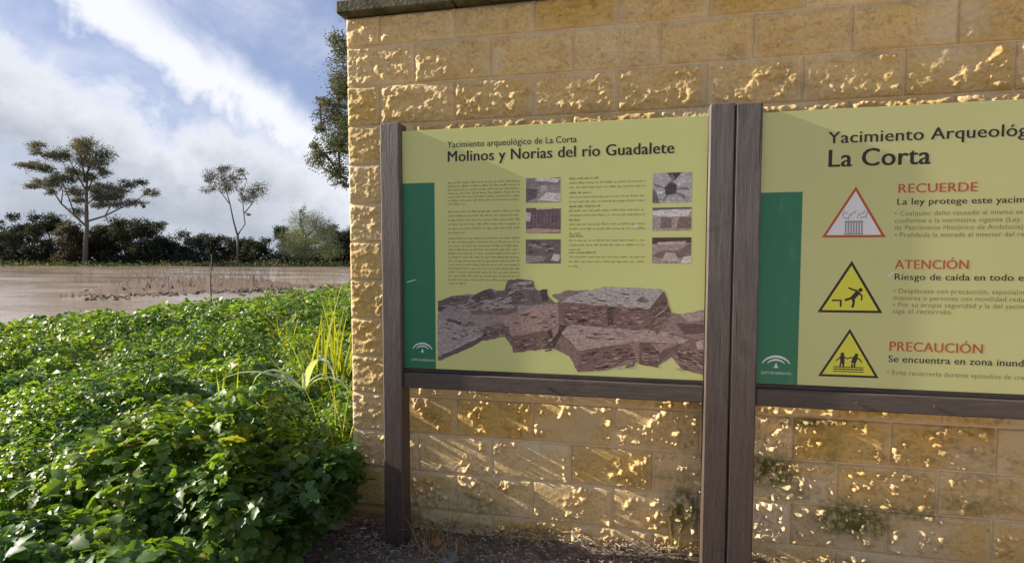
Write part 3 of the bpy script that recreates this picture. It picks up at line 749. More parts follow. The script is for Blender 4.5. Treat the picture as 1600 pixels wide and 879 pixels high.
txt('title_lettering', 'Yacimiento Arqueológico', (1294, 223.5), (1606, 213.0), 17.5, M_INK, .022, 20)
txt('title_lettering', 'La Corta', (1295, 260.5), (1453, 256.5), 26, M_INK, .028)
txt('heading_lettering', 'RECUERDE', (1404, 300.5), (1527, 299.5), 13.5, M_RED, .022)
txt('subheading_lettering', 'La ley protege este yacimiento', (1402, 319), (1586, 317.5), 9.5, M_INK, .022, 24)
txt('heading_lettering', 'ATENCIÓN', (1398, 420), (1513, 420), 13.5, M_RED, .022)
txt('subheading_lettering', 'Riesgo de caída en todo el', (1398, 437), (1599, 438.5), 9.5, M_INK, .022, 25)
txt('heading_lettering', 'PRECAUCIÓN', (1390, 548.5), (1535, 551), 14, M_RED, .022)
txt('subheading_lettering', 'Se encuentra en zona inundable', (1388, 565.5), (1589, 571.5), 10, M_INK, .022, 25)
for s, y_, y2, xe, cut in (('• Cualquier daño causado al mismo se', 336, 335, 1598, 36), ('conforme a la normativa vigente (Ley', 347.5, 346.5, 1594, 36), ('de Patrimonio Histórico de Andalucía)', 358.5, 358, 1598, 37), ('• Prohibida la entrada al interior del re', 369.5, 370, 1600, 41)):
    txt('small_lettering', s, (1398, y_), (xe, y2), 7.0, M_INK3, .006)
for s, y_, y2, xa, xe in (('• Desplácese con precaución, especialm', 457, 460.5, 1396, 1600), ('menores o personas con movilidad redu', 468, 471.5, 1396, 1600), ('• Por su propia seguridad y la del yacim', 479, 482, 1395, 1600), ('siga el recorrido.', 489, 491, 1395, 1488)):
    txt('small_lettering', s, (xa, y_), (xe, y2), 7.0, M_INK3, .006)
txt('small_lettering', '• Evite recorrerlo durante episodios de cre', (1386, 585.5), (1600, 592), 7.0, M_INK3, .006)
def triangle(px_pts, kind):
    a, b, c = [np.array(pz(*q)) for q in px_pts]   # left, right, top
    P = []
    def inset(k):
        ce = (a+b+c)/3; return [tuple(ce+(q-ce)*k) for q in (a, b, c)]
    mats = [M_INK, M_YEL, M_WHITE, M_RED, M_GREY]
    P.append((inset(1.0), 3 if kind == 0 else 0)); P.append((inset(.86), 2 if kind == 0 else 1))
    W = b[0]-a[0]; Ht = c[1]-(a[1]+b[1])/2; ox, oz = a[0], (a[1]+b[1])/2
    T = lambda pts: [(ox+u*W, oz+v*Ht) for u, v in pts]
    def seg(u0, v0, u1, v1, w_, m_=0):
        dx, dz = (u1-u0)*W, (v1-v0)*Ht; L = math.hypot(dx, dz)+1e-9; nx_, nz_ = -dz/L*w_*W/2, dx/L*w_*W/2
        x0_, z0_ = ox+u0*W, oz+v0*Ht; x1_, z1_ = ox+u1*W, oz+v1*Ht
        P.append(([(x0_+nx_, z0_+nz_), (x1_+nx_, z1_+nz_), (x1_-nx_, z1_-nz_), (x0_-nx_, z0_-nz_)], m_))
    def disc(u, v, r, m_=0): P.append(([(ox+u*W+r*W*math.cos(i*.5236), oz+v*Ht+r*W*math.sin(i*.5236)) for i in range(12)], m_))
    if kind == 0:       # a broken column capital
        for i in range(7): seg(.375+.042*i, .07, .375+.042*i, .30, .026, 4)
        seg(.355, .31, .645, .31, .03, 4); seg(.355, .065, .645, .065, .02, 4)
        P.append((T([(.36, .33), (.30, .44), (.36, .50), (.46, .46), (.58, .50), (.66, .45), (.70, .50), (.66, .34)]), 2))
        for i in range(9): seg(.32+.045*i, .42+.05*math.sin(i*2.1), .35+.045*i, .50+.03*math.cos(i*1.7), .016, 4)
        seg(.33, .40, .42, .36, .016, 4); seg(.58, .37, .67, .41, .016, 4)
    elif kind == 1:     # a person tripping off an edge
        seg(.22, .235, .375, .235, .028); seg(.36, .235, .36, .11, .030)
        disc(.655, .44, .035)
        seg(.63, .41, .53, .27, .075); seg(.54, .29, .42, .24, .04); seg(.545, .28, .56, .20, .045); seg(.56, .20, .54, .10, .038)
        seg(.61, .42, .55, .44, .032); seg(.55, .44, .47, .48, .028); seg(.63, .38, .68, .33, .03); seg(.68, .33, .675, .24, .026)
    else:               # two people standing in rising water
        disc(.395, .47, .032); seg(.39, .44, .40, .27, .075); seg(.38, .42, .32, .36, .024); seg(.32, .36, .29, .32, .02); seg(.41, .42, .48, .38, .024); seg(.48, .38, .54, .41, .02)
        seg(.37, .28, .36, .20, .03); seg(.41, .28, .42, .20, .03)
        disc(.625, .46, .032); seg(.62, .43, .575, .29, .08); seg(.60, .41, .54, .40, .024); seg(.64, .41, .69, .36, .024); seg(.69, .36, .715, .31, .02)
        seg(.56, .28, .56, .21, .03); seg(.60, .28, .60, .21, .03)
        for i in range(3): seg(.25, .205-.045*i, .75, .205-.045*i, .017)
        for i in range(14): seg(.26+.034*i, .15+(i % 2)*.03, .29+.034*i, .18-(i % 2)*.03, .010)
    o = poly_flat('warning_triangle', P, None, pr, mats=mats, step=.00001)
    return o
o = triangle([(1284, 371), (1384, 370.5), (1337.5, 291)], 0); tag(o, 'white triangle with red border showing a broken column')
o = triangle([(1277, 487.5), (1379, 489), (1331, 407)], 1); tag(o, 'yellow triangle with a falling figure')
o = triangle([(1278, 587), (1373, 590.5), (1328, 513)], 2); tag(o, 'yellow triangle with two figures in water')
scratch(pr, [(1386, 431), (1396, 424), (1397, 425), (1388, 432)]); scratch(pr, [(1439, 480), (1445, 481), (1445, 482.5), (1440, 482)])

# ------------------------------------------------------------------ vegetation helpers
def frames(n, tilt, rng, lean=0):
    """random orientation: normal mostly up, random heading"""
    th = rng.uniform(0, 2*np.pi, n); nz = np.stack([rng.normal(0, tilt, n), rng.normal(0, tilt, n), np.ones(n)], -1)+lean; nz /= np.linalg.norm(nz, axis=1)[:, None]
    hx = np.stack([np.cos(th), np.sin(th), np.zeros(n)], -1); hx -= nz*(hx*nz).sum(1)[:, None]; hx /= np.linalg.norm(hx, axis=1)[:, None]
    return hx, np.cross(nz, hx), nz
def stamp(P, size, fr, tv, tf):
    hx, hy, hz = fr; n = len(P); k = len(tv)
    V = P[:, None, :]+size[:, None, None]*(tv[None, :, 0:1]*hx[:, None]+tv[None, :, 1:2]*hy[:, None]+tv[None, :, 2:3]*hz[:, None])
    Fc = (tf[None]+(np.arange(n)*k)[:, None, None])
    return V.reshape(-1, 3), Fc.reshape(-1, tf.shape[1])
def fan(outline, cz=0.0, c=(0.35, 0)):
    tv = [(c[0], c[1], cz)]+[(x, y, z) for x, y, z in outline]; n = len(outline)
    return np.array(tv), np.array([(0, 1+i, 1+(i+1) % n) for i in range(n)])
def lobed():   # one toothed leaflet, folded along the midrib
    pts = [(0, 0, 0), (.12, .20, .07), (.30, .42, .10), (.40, .30, .08), (.55, .44, .08), (.66, .26, .04), (.85, .22, .0), (1.0, 0, -.10),
           (.85, -.22, .0), (.66, -.26, .04), (.55, -.44, .08), (.40, -.30, .08), (.30, -.42, .10), (.12, -.20, .07)]
    return fan(pts, -.02, (.45, 0))
def compound():
    tv, tf = lobed(); V = []; Fc = []
    for ang, sc, off in ((0, 1.0, (.25, 0)), (1.25, .8, (.05, .08)), (-1.25, .8, (.05, -.08))):
        c_, s_ = math.cos(ang), math.sin(ang); q = tv*sc
        r = np.stack([q[:, 0]*c_-q[:, 1]*s_+off[0], q[:, 0]*s_+q[:, 1]*c_+off[1], q[:, 2]-.12*q[:, 0]**2*2], -1)
        Fc.append(tf+sum(len(x) for x in V)); V.append(r)
    return np.concatenate(V), np.concatenate(Fc)
def simple_leaf():
    return fan([(0, 0, 0), (.3, .32, .06), (.65, .30, .04), (1, 0, -.06), (.65, -.30, .04), (.3, -.32, .06)], 0, (.5, 0))
LC, LL, LS = compound(), lobed(), simple_leaf()
QUAD = (np.array([(0, 0, 0), (.5, .32, .05), (1, 0, 0), (.5, -.32, .05)]), np.array([(0, 1, 2), (0, 2, 3)]))

# ------------------------------------------------------------------ leafy ground cover on the river bank
def bound_x(y):
    return np.where(y < -.35, -.66*(y-CAM_Y)-.03, np.where(y < WT+.15, -1.585, 3.0))
def mounds(x, y, cell=.46):
    """nearest plant of a jittered grid: distance (in cells), direction to it, its random number"""
    gx_, gy_ = np.floor(x/cell).astype(int), np.floor(y/cell).astype(int); best = np.full(x.shape, 9.0); bx = np.zeros_like(x); by = np.zeros_like(x); br = np.zeros_like(x)
    for i in (-1, 0, 1):
        for j in (-1, 0, 1):
            a, b = gx_+i, gy_+j; h1 = _perm[(_perm[a & 511]+b) & 511]; h2 = _perm[(h1+71) & 511]; h3 = _perm[(h2+13) & 511]
            px_, py_ = (a+.15+.7*h1/512)*cell, (b+.15+.7*h2/512)*cell; d_ = np.hypot(x-px_, y-py_)/cell*(1+.35*(h3/512-.5)); k = d_ < best
            best = np.where(k, d_, best); bx = np.where(k, x-px_, bx); by = np.where(k, y-py_, by); br = np.where(k, h3/512, br)
    return best, bx/cell, by/cell, br
def canopy(x, y):
    md = mounds(x, y)
    h = .20+.20*pn(x*.8+3, y*.8+1)+.07*pn(x*2.1, y*2.1+7)+.05*pn(x*5.5, y*5.5)+(.13+.16*md[3])*np.sqrt(np.clip(1-(md[0]/.72)**2, 0, 1))
    lat, dep = lat_depth(x, y)
    h = h+.20*sstep(dep, 7, 15)*sstep(lat, -8, -4)-.07*sstep(-lat, 5, 9)
    h = h+.27*np.exp(-((x+2.05)**2+(y+.30)**2)/.30)      # leafy mound beside the wall corner
    h = h+.16*np.exp(-((x+3.3)**2+(y-.2)**2)/.6)
    h = h-.24*np.exp(-((x+2.25)**2/.35+(y-.95)**2/.45))     # dark hollow under the reeds
    e = np.clip((bound_x(y)-x)/.32, 0, 1); h = h*(.25+.75*e)
    return np.maximum(h, .05)
rng = np.random.default_rng(5)
def scatter(n, d0, d1, tmpl, s0, s1, tilt, deep, pw=1.0, sel=(0, 1), gain=1.0):
    dep = d0+(d1-d0)*rng.random(n)**pw; lat = dep*rng.uniform(-1.36, -.06, n)
    x = lat*cy-dep*sy; y = lat*sy+dep*cy+CAM_Y
    sd = shore_depth(lat)
    k = (x < bound_x(y)+.03*rng.normal(size=n)) & (dep < sd+.4+.5*rng.normal(size=n)) & ~((y > -.05) & (y < WT+.08) & (x > X0-.06))
    kind_ = mounds(x, y)[3]; k &= (kind_ >= sel[0]) & (kind_ <= sel[1])
    x, y = x[k], y[k]; n = len(x)
    h = canopy(x, y)
    z = ground_z(x, y)+.03+h-deep*rng.random(n)**1.8*h
    P = np.stack([x, y, z], -1); size = s0+(s1-s0)*rng.random(n)**1.6
    md = mounds(x, y)
    size = size*(.72+.6*md[3])
    fr = frames(n, tilt, rng, np.stack([md[1], md[2], 0*x], -1)*1.15)
    V, Fc = stamp(P, size, fr, *tmpl)
    # colour: patches of yellow-green and dark green, per leaf jitter
    pt = np.clip(.62*sstep(fbm(x*.9+9, y*.9, 2.0, 3), -.45, .5)+.5*(md[3]-.15), 0, 1); j = rng.uniform(.75, 1.25, n)[:, None]
    dark = np.array([.045, .115, .020]); lite = np.array([.155, .255, .030]); yel = np.array([.24, .27, .035])
    c = dark*(1-pt[:, None])+lite*pt[:, None]
    yy = (rng.random(n) < .12*pt)[:, None]; c = np.where(yy, yel, c)*j*gain
    br = (rng.random(n) < .006)[:, None]; c = np.where(br, np.array([.16, .10, .04]), c)
    return V, Fc, np.repeat(c, len(tmpl[0]), axis=0)
parts = [scatter(19500, 1.1, 4.3, LC, .028, .080, .50, .75, .8, (0, .68)), scatter(17000, 1.2, 5.5, LL, .026, .052, .7, .9, .8, (0, .72)), scatter(160000, 1.1, 6.5, LL, .013, .034, .75, .85, .75, (.62, 1), 1.2), scatter(1500, 1.4, 6.0, LC, .06, .11, .45, .1, .8, (0, .5), 1.1), scatter(54000, 3.9, 9.5, LL, .026, .075, .55, .6), scatter(80000, 8.5, 20, LS, .05, .11, .6, .5)]
vo = 0; VV = []; FF = []; CC = []
for v_, f_, c_ in parts: VV.append(v_); FF.append(f_+vo); CC.append(c_); vo += len(v_)
gc = mesh_obj('ground_cover', np.concatenate(VV), np.concatenate(FF), M_LEAF, attrs={'Col': np.concatenate(CC)})
tag(gc, 'dense green lobed leaves of low plants covering the river bank left of the wall', 'ground cover', kind='stuff')

# ------------------------------------------------------------------ blades: reeds, grass clumps
def blade(p0, heading, L, w_, bend, lean=.15, n=7):
    """curved strap leaf; returns verts, faces"""
    V = []; Fc = []
    h = np.array([math.cos(heading), math.sin(heading), 0]); s = np.array([-h[1], h[0], 0])
    for i in range(n+1):
        t_ = i/n; ang = lean+bend*t_**1.6
        if i == 0: q = np.array(p0, float)
        else: q = q+(h*math.sin(ang)+np.array([0, 0, math.cos(ang)]))*L/n
        ww = w_*(1-t_**2.2)*(.55+.9*min(t_*3, 1)*.5)
        V += [q-s*ww/2, q+np.array([0, 0, -ww*.15]), q+s*ww/2]
    for i in range(n):
        for k in (0, 1): a = i*3+k; Fc.append((a, a+1, a+4, a+3))
    return np.array(V), Fc
def clump(name, label, cat, base, specs, col, jit=.2, seed=0, group=None):
    rg_ = random.Random(seed); t = empty(name, tuple(base), label, cat, group)
    V = []; Fc = []; Cc = []; o_ = 0
    for (dx, dy, hd, L, w_, bend, lean) in specs:
        v, f = blade(np.array(base)+(dx, dy, 0), hd, L, w_, bend, lean); V.append(v); Fc += [tuple(i+o_ for i in q) for q in f]; o_ += len(v)
        j = rg_.uniform(1-jit, 1+jit); Cc.append(np.tile(np.array(col)*j, (len(v), 1)))
    mesh_obj('blades', np.concatenate(V), Fc, M_BLADE, t, True, attrs={'Col': np.concatenate(Cc)})
    return t
rg = random.Random(4)
def gl(px, py_base_z, d):        # point on the bank seen at pixel column px, depth d
    P = CP+ray(px, 404)*d; return np.array([P[0], P[1], float(ground_z(P[0], P[1]))])
def fanspec(n, L0, L1, w0, w1, spread=.25, bend=(.2, 1.1), head=None, lean=(.02, .25)):
    return [(rg.gauss(0, spread*.3), rg.gauss(0, spread*.3), rg.uniform(0, 6.283) if head is None else head+rg.uniform(-.9, .9), rg.uniform(L0, L1), rg.uniform(w0, w1), rg.uniform(*bend), rg.uniform(*lean)) for _ in range(n)]
YG = (.30, .34, .035)
b = gl(522, 0, 5.4); clump('reed_clump', 'tall yellow-green reed clump right beside the left edge of the wall', 'reed', b, fanspec(60, .80, 1.35, .014, .026, .40, (.2, 1.1), lean=(.02, .4)), YG, seed=1)
b = gl(500, 0, 6.4); clump('reed_clump', 'thin yellow-green reeds behind the tall clump, further from the wall', 'reed', b, fanspec(18, .6, .95, .012, .02, .4), YG, seed=2)
b = gl(488, 0, 5.0); clump('reed_clump', 'greener loose reeds leaning left in front of the tall yellow-green clump', 'reed', b, fanspec(26, .60, .98, .012, .022, .45, (.5, 1.5), head=YAW+math.pi, lean=(.05, .45)), (.20, .29, .05), seed=12)
b = gl(443, 0, 6.8); clump('grass_tuft', 'single narrow bright yellow-green tuft left of the tall reeds', 'grass', b, fanspec(5, .62, .8, .016, .022, .08, (.05, .3)), YG, seed=3)
b = gl(345, 0, 4.2); clump('grass_tuft', 'short bright yellow-green blades sticking up in the middle of the leafy bank', 'grass', b, fanspec(7, .50, .66, .014, .024, .10, (.05, .4)), (.34, .42, .03), seed=4)
b = gl(470, 0, 4.4); b = gl(468, 0, 3.9); P = b.copy(); P[2] += .50
clump('silvery_reed', 'pale silvery green broad-bladed reed drooping in front of a dark hollow', 'reed', P,
      [(0, 0, YAW+math.pi+.1, .62, .056, 1.3, .9), (0, 0, YAW+math.pi-.3, .5, .048, 1.9, .7), (.02, 0, YAW-.55, .5, .052, 1.6, .8), (.02, 0, YAW-.8, .62, .058, 2.4, .25), (.01, 0, YAW-1.2, .44, .030, 2.3, .4), (0, 0, YAW+.6, .36, .026, 2.1, .6)], (.33, .40, .30), seed=5)
b = gl(536, 0, 3.5); clump('dry_grass', 'slender dry grass stalks leaning against the lower left corner of the wall', 'grass', b, fanspec(14, .45, .95, .006, .011, .25, (.1, .9)), (.30, .30, .10), seed=6)
b = gl(672, 0, 2.78); b[2] = -.01; clump('dry_grass', 'wispy dry grass tuft at the foot of the wall inside the left post', 'grass', b, fanspec(34, .10, .32, .003, .006, .16, (.3, 1.5), lean=(.05, .5)), (.34, .27, .10), seed=7)
b = gl(690, 0, 2.62); b[2] = -.01; clump('dry_grass', 'low straw coloured grass tuft near the left post base', 'grass', b, fanspec(22, .06, .18, .003, .006, .16, (.3, 1.5), lean=(.1, .9)), (.42, .33, .16), seed=8)
b = gl(1045, 0, 2.85); b = at_z(1052, 846, -.01); clump('dry_grass', 'sparse thin grass stalks against the wall beside the middle posts', 'grass', (b[0], -.03, -.01), fanspec(9, .16, .36, .003, .005, .06, (.1, .5)), (.30, .27, .08), seed=9)

# leafy plant leaning over the wall corner
def leafy_plant(base, label, n, hgt, spread, seed, col):
    t = empty('leafy_plant', tuple(base), label, 'plant'); r_ = np.random.default_rng(seed)
    st = MB(); V = []; FF_ = []; o_ = 0
    tips = []
    for i in range(n):
        a = r_.uniform(0, 6.28); R_2 = spread*math.sqrt(r_.random()); h_ = hgt*r_.uniform(.55, 1.05)
        tip = np.array(base)+(R_2*math.cos(a), R_2*math.sin(a), h_); mid = np.array(base)*.5+tip*.5+(0, 0, h_*.15)
        st.tube([base+r_.normal(0, .02, 3)*(1, 1, 0), mid, tip], [.004, .003, .002], 4, cap=False); tips.append(tip)
        for q in (.55, .75): tips.append(mid+(tip-mid)*q+r_.normal(0, .03, 3))
    tips = np.array(tips); P = np.repeat(tips, 2, axis=0)+r_.normal(0, .015, (len(tips)*2, 3))
    P[:, 1] = np.minimum(P[:, 1], -.05) if base[1] < 0 else P[:, 1]
    st.build('stems', simple('green_stem', (.10, .14, .04), .6), t)
    V, Fc = stamp(P, r_.uniform(.04, .075, len(P)), frames(len(P), .45, r_), *LC)
    c = np.array(col)*r_.uniform(.7, 1.3, (len(P), 1)); mesh_obj('leaves', V, Fc, M_LEAF, t, attrs={'Col': np.repeat(c, len(LC[0]), axis=0)})
P = at_y(545, 800, -.20); leafy_plant(np.array([P[0]-.10, -.20, 0.]), 'leafy green plant leaning across the lower left corner of the wall', 34, .40, .14, 1, (.09, .19, .03))
P = at_y(470, 800, -.45); leafy_plant(np.array([P[0], -.5, 0.]), 'dark leafy plant in front of the wall corner plant', 40, .34, .26, 2, (.07, .14, .025))

# ------------------------------------------------------------------ litter, stones at the wall foot
rg = random.Random(12); lit = MB()
for i in range(5200):
    x = rg.uniform(-1.75, 1.9); y = -abs(rg.gauss(0, .27))-.02
    if y < -1.0 or (x < -1.5 and y > -.02): continue
    z = -.030+.012*float(pn(x*4, y*4))+.03*math.exp(-(y/.12)**2)+rg.uniform(0, .012)
    L = rg.uniform(.008, .036)*(1.8 if rg.random() < .1 else 1); a = rg.uniform(0, 6.28); r = rg.uniform(.001, .0024); dz = rg.uniform(-.3, .3)*L
    k = rg.choice((0, 1, 1, 2, 3, 4, 4, 4)); dx, dy = math.cos(a)*L/2, math.sin(a)*L/2
    if k == 4:
        r *= rg.uniform(1.5, 3.2); q = [(x+r*1.4*math.cos(j*1.57+a), y+r*math.sin(j*1.57+a), z) for j in range(4)]
        lit.add(q+[(x, y, z+r*.8), (x, y, z-r*.6)], [(0, 1, 4), (1, 2, 4), (2, 3, 4), (3, 0, 4), (1, 0, 5), (2, 1, 5), (3, 2, 5), (0, 3, 5)], 3)
    elif k == 3:
        lit.add([(x-dx, y-dy, z), (x+dy*.5, y-dx*.5, z+.006), (x+dx, y+dy, z+abs(dz)), (x-dy*.5, y+dx*.5, z+.004)], [(0, 1, 2), (0, 2, 3)], 2)
    else:
        lit.tube([(x-dx, y-dy, z-dz/2), (x+rg.uniform(-.004, .004), y, z+.003), (x+dx, y+dy, z+dz/2)], r, 3, k, cap=False)
o = lit.build('wood_litter', None, mats=[simple('pale_straw', (.50, .43, .33), .8, .3, 30), simple('brown_twig', (.24, .165, .11), .85, .3, 30), simple('dead_leaf', (.27, .18, .11), .8, .4, 20), simple('grey_gravel', (.36, .32, .27), .85, .3, 30)])
tag(o, 'twigs, straw and dead leaves littering the soil at the foot of the wall', 'litter', kind='stuff')
r_ = np.random.default_rng(8); n = 420; xs_ = r_.uniform(-1.6, .2, n); ys_ = -np.abs(r_.normal(0, .25, n))-.03
k_ = pn(xs_*3, ys_*3) > .12; xs_, ys_ = xs_[k_], ys_[k_]; n = len(xs_)
V, Fc = stamp(np.stack([xs_, ys_, -.012+.02*r_.random(n)], -1), r_.uniform(.010, .026, n), frames(n, .4, r_), *LL)
o = mesh_obj('seedlings', V, Fc, M_LEAF, attrs={'Col': np.repeat(np.array([.09, .16, .03])*r_.uniform(.7, 1.3, (n, 1)), len(LL[0]), axis=0)}); tag(o, 'tiny green seedlings sprouting in the litter at the wall foot', 'seedlings', kind='stuff')
def stone(px, py, r, col, label, flat=.55, cat='stone', name='stone'):
    P = at_z(px, py, r*flat*.4-.02); V = []; Fc = []; n, m_ = 12, 7; sd = px*.13
    for j in range(m_+1):
        for i in range(n):
            th = math.pi*j/m_; ph = 2*math.pi*i/n; d_ = np.array([math.sin(th)*math.cos(ph), math.sin(th)*math.sin(ph), math.cos(th)])
            rr = r*(1+.35*float(pn(d_[0]*1.6+sd, d_[1]*1.6, d_[2]*1.6))); V.append(P+d_*rr*(1, 1, flat))
    for j in range(m_):
        for i in range(n): Fc.append((j*n+i, j*n+(i+1) % n, (j+1)*n+(i+1) % n, (j+1)*n+i))
    o = mesh_obj(name, V, Fc, simple('stone_tint', col, .8, .25, 25, .5, 80), smooth=False); tag(o, label, cat)
stone(953, 838, .032, (.42, .33, .24), 'pale rounded pebble in the litter near the middle of the wall foot')
stone(700, 872, .050, (.15, .16, .17), 'flat bluish grey stone lying just right of the left post foot', .35)
stone(682, 846, .030, (.36, .16, .08), 'reddish brown broken tile shard beside the left post foot', .5, 'shard', 'tile_shard')
stone(526, 818, .045, (.30, .17, .10), 'brown stone half hidden under leaves left of the wall corner', .6)
stone(1010, 846, .016, (.45, .38, .30), 'small pale pebble left of the middle posts')
stone(770, 852, .018, (.12, .09, .07), 'small dark pebble in the litter below the left board')

# ------------------------------------------------------------------ trees
def crown_mesh(clusters, dens, size, cols, rng_, parent, name='crown', tilt=1.2, shape=QUAD):
    Ps = []; Cs = []
    for (c, r3) in clusters:
        n = max(12, int(dens*(r3[0]*r3[2])))
        q = rng_.normal(size=(n, 3)); q /= np.linalg.norm(q, axis=1)[:, None]; q *= (rng_.random(n)**.42)[:, None]
        # sub-clumps give gaps and ragged edges
        k = max(3, n//28); cc = q[:k]*1.0; ii = rng_.integers(0, k, n); q = cc[ii]+rng_.normal(0, .24, (n, 3))
        Ps.append(np.array(c)+q*np.array(r3)); tone = rng_.random()
        base = np.array(cols[0])*(1-tone)+np.array(cols[1])*tone
        Cs.append(base*rng_.uniform(.7, 1.35, (n, 1)))
    P = np.concatenate(Ps); C_ = np.concatenate(Cs)
    V, Fc = stamp(P, size*rng_.uniform(.6, 1.3, len(P)), frames(len(P), tilt, rng_), *shape)
    return mesh_obj(name, V, Fc, M_CROWN, parent, attrs={'Col': np.repeat(C_, len(shape[0]), axis=0)})
def px_tree(label, dep, base_px, limbs, clusters, cols, dens, size, seed, zoom=(0, 0, 1.0), name='tree', base_z=None, group=None, thick=.8, twigs=True):
    """limbs / clusters given in the photograph's plane at distance dep, spread in depth"""
    ox, oy, s = zoom; r_ = np.random.default_rng(seed); k = dep/F_PX
    B = at_d(ox+base_px[0]/s, oy+base_px[1]/s, dep)
    t = empty(name, tuple(B), label, 'tree', group)
    fwd = np.array([FW[0], FW[1], 0])
    cl = []
    for (u, v, rx, ry) in clusters:
        c = at_d(ox+u/s, oy+v/s, dep)+fwd*r_.normal(0, 1)*dep*.012; rr = (rx/s*k*1.2, (rx+ry)/2/s*k*1.2, ry/s*k*1.25); cl.append((c, rr))
    mb = MB()
    for pts, r0, r1 in limbs:
        w3 = []; off = r_.normal(0, 1)*dep*.006
        for i, (u, v) in enumerate(pts): w3.append(at_d(ox+u/s, oy+v/s, dep)+fwd*off*i/len(pts))
        w3 = [np.array(q) for q in w3]
        if pts[0] == base_px: w3[0][2] -= .3
        mb.tube(w3, list(np.linspace(r0, r1, len(w3))), 7)
    if twigs:
        ends = [np.array(at_d(ox+p_[0]/s, oy+p_[1]/s, dep)) for L_ in limbs for p_ in L_[0][1:]]
        for c, rr in cl:
            e = min(ends, key=lambda q: np.linalg.norm(q-c)); m_ = (e+c)/2+r_.normal(0, .03*np.linalg.norm(e-c)+.02, 3)
            mb.tube([e, m_, c], [limbs[0][2]*.55, limbs[0][2]*.35, limbs[0][2]*.15], 5, cap=False)
            for _ in range(3):
                q = c+r_.normal(0, .5, 3)*rr; mb.tube([c, q], [limbs[0][2]*.15, limbs[0][2]*.06], 4, cap=False)
    mb.build('trunk', M_BARK, t, True)
    crown_mesh(cl, dens, size, cols, r_, t)
    return t
Z8 = (0, 190, 3.664); Z1 = (0, 0, 2.0)
px_tree('large spreading tree with flat tiered crown standing alone on the far bank at left', 133, (487, 830),
    [([(487, 830), (488, 700), (494, 600), (490, 480), (490, 380), (494, 290), (505, 210)], .60, .10),
     ([(494, 600), (430, 540), (350, 470), (300, 395), (230, 345), (150, 300)], .26, .05), ([(430, 540), (390, 440), (330, 300), (262, 215)], .17, .04),
     ([(350, 470), (370, 400), (350, 340)], .14, .05), ([(300, 395), (220, 372), (150, 365)], .12, .05),
     ([(500, 570), (600, 540), (700, 490), (790, 445), (860, 400)], .24, .05), ([(600, 540), (640, 470), (700, 410), (770, 370)], .14, .04),
     ([(490, 480), (560, 425), (640, 385)], .18, .04), ([(490, 390), (430, 285), (385, 205)], .22, .05), ([(494, 300), (545, 220), (585, 170)], .2, .05), ([(490, 340), (470, 210), (440, 135)], .2, .05), ([(490, 420), (540, 320), (590, 280)], .2, .05)],
    [(150, 255, 45, 15), (200, 252, 55, 20), (250, 270, 45, 18), (240, 150, 42, 24), (272, 190, 42, 26), (200, 180, 36, 9), (150, 368, 48, 11), (225, 350, 55, 18), (260, 402, 36, 13), (340, 360, 50, 32), (385, 400, 44, 32), (300, 310, 42, 20),
     (380, 200, 40, 34), (440, 140, 44, 30), (470, 200, 50, 42), (540, 140, 52, 34), (582, 185, 42, 38), (560, 240, 50, 32), (602, 292, 34, 22), (430, 290, 44, 28), (520, 320, 50, 24), (400, 330, 34, 22),
     (580, 420, 52, 28), (640, 385, 52, 22), (640, 440, 70, 25), (720, 402, 52, 20), (770, 360, 44, 20), (822, 350, 34, 16), (842, 400, 40, 20), (760, 462, 52, 15), (700, 480, 44, 13), (610, 482, 52, 16), (842, 492, 14, 7), (540, 380, 34, 22), (420, 450, 34, 16), (445, 520, 34, 22)],
    [(.10, .115, .07), (.135, .125, .085)], 420, .32, 31, Z8, 'spreading_tree')
px_tree('slender forked tree with two small open crowns alone on the far bank', 131, (741, 826),
    [([(741, 826), (742, 780), (742, 735)], .32, .24), ([(742, 735), (730, 690), (720, 640), (706, 585), (690, 540)], .2, .06), ([(742, 735), (765, 700), (760, 660), (756, 610), (770, 560)], .19, .05), ([(762, 668), (785, 640), (800, 600)], .14, .06), ([(720, 640), (690, 600), (660, 560)], .12, .05)],
    [(690, 528, 26, 14), (660, 550, 24, 18), (650, 590, 18, 12), (700, 568, 26, 20), (712, 592, 20, 14), (755, 562, 16, 20), (790, 588, 26, 22), (772, 620, 24, 14), (802, 614, 16, 12), (765, 542, 18, 9), (785, 672, 9, 4), (640, 560, 10, 10), (738, 590, 10, 12)],
    [(.07, .07, .05), (.10, .09, .07)], 260, .28, 32, Z1, 'slender_tree')
px_tree('pale grey-green feathery willow on the far bank beside the wall', 128, (952, 826),
    [([(952, 826), (955, 780), (958, 740)], .3, .2), ([(958, 740), (940, 700), (938, 660)], .2, .06), ([(958, 740), (985, 710), (990, 670)], .2, .06)],
    [(960, 730, 55, 40), (920, 750, 45, 30), (1000, 745, 48, 38), (940, 690, 28, 26), (985, 690, 32, 24), (936, 655, 10, 14), (1010, 700, 24, 18), (900, 780, 36, 22), (1020, 780, 36, 24), (960, 780, 50, 26)],
    [(.22, .26, .15), (.32, .35, .22)], 230, .24, 33, Z1, 'willow_tree')
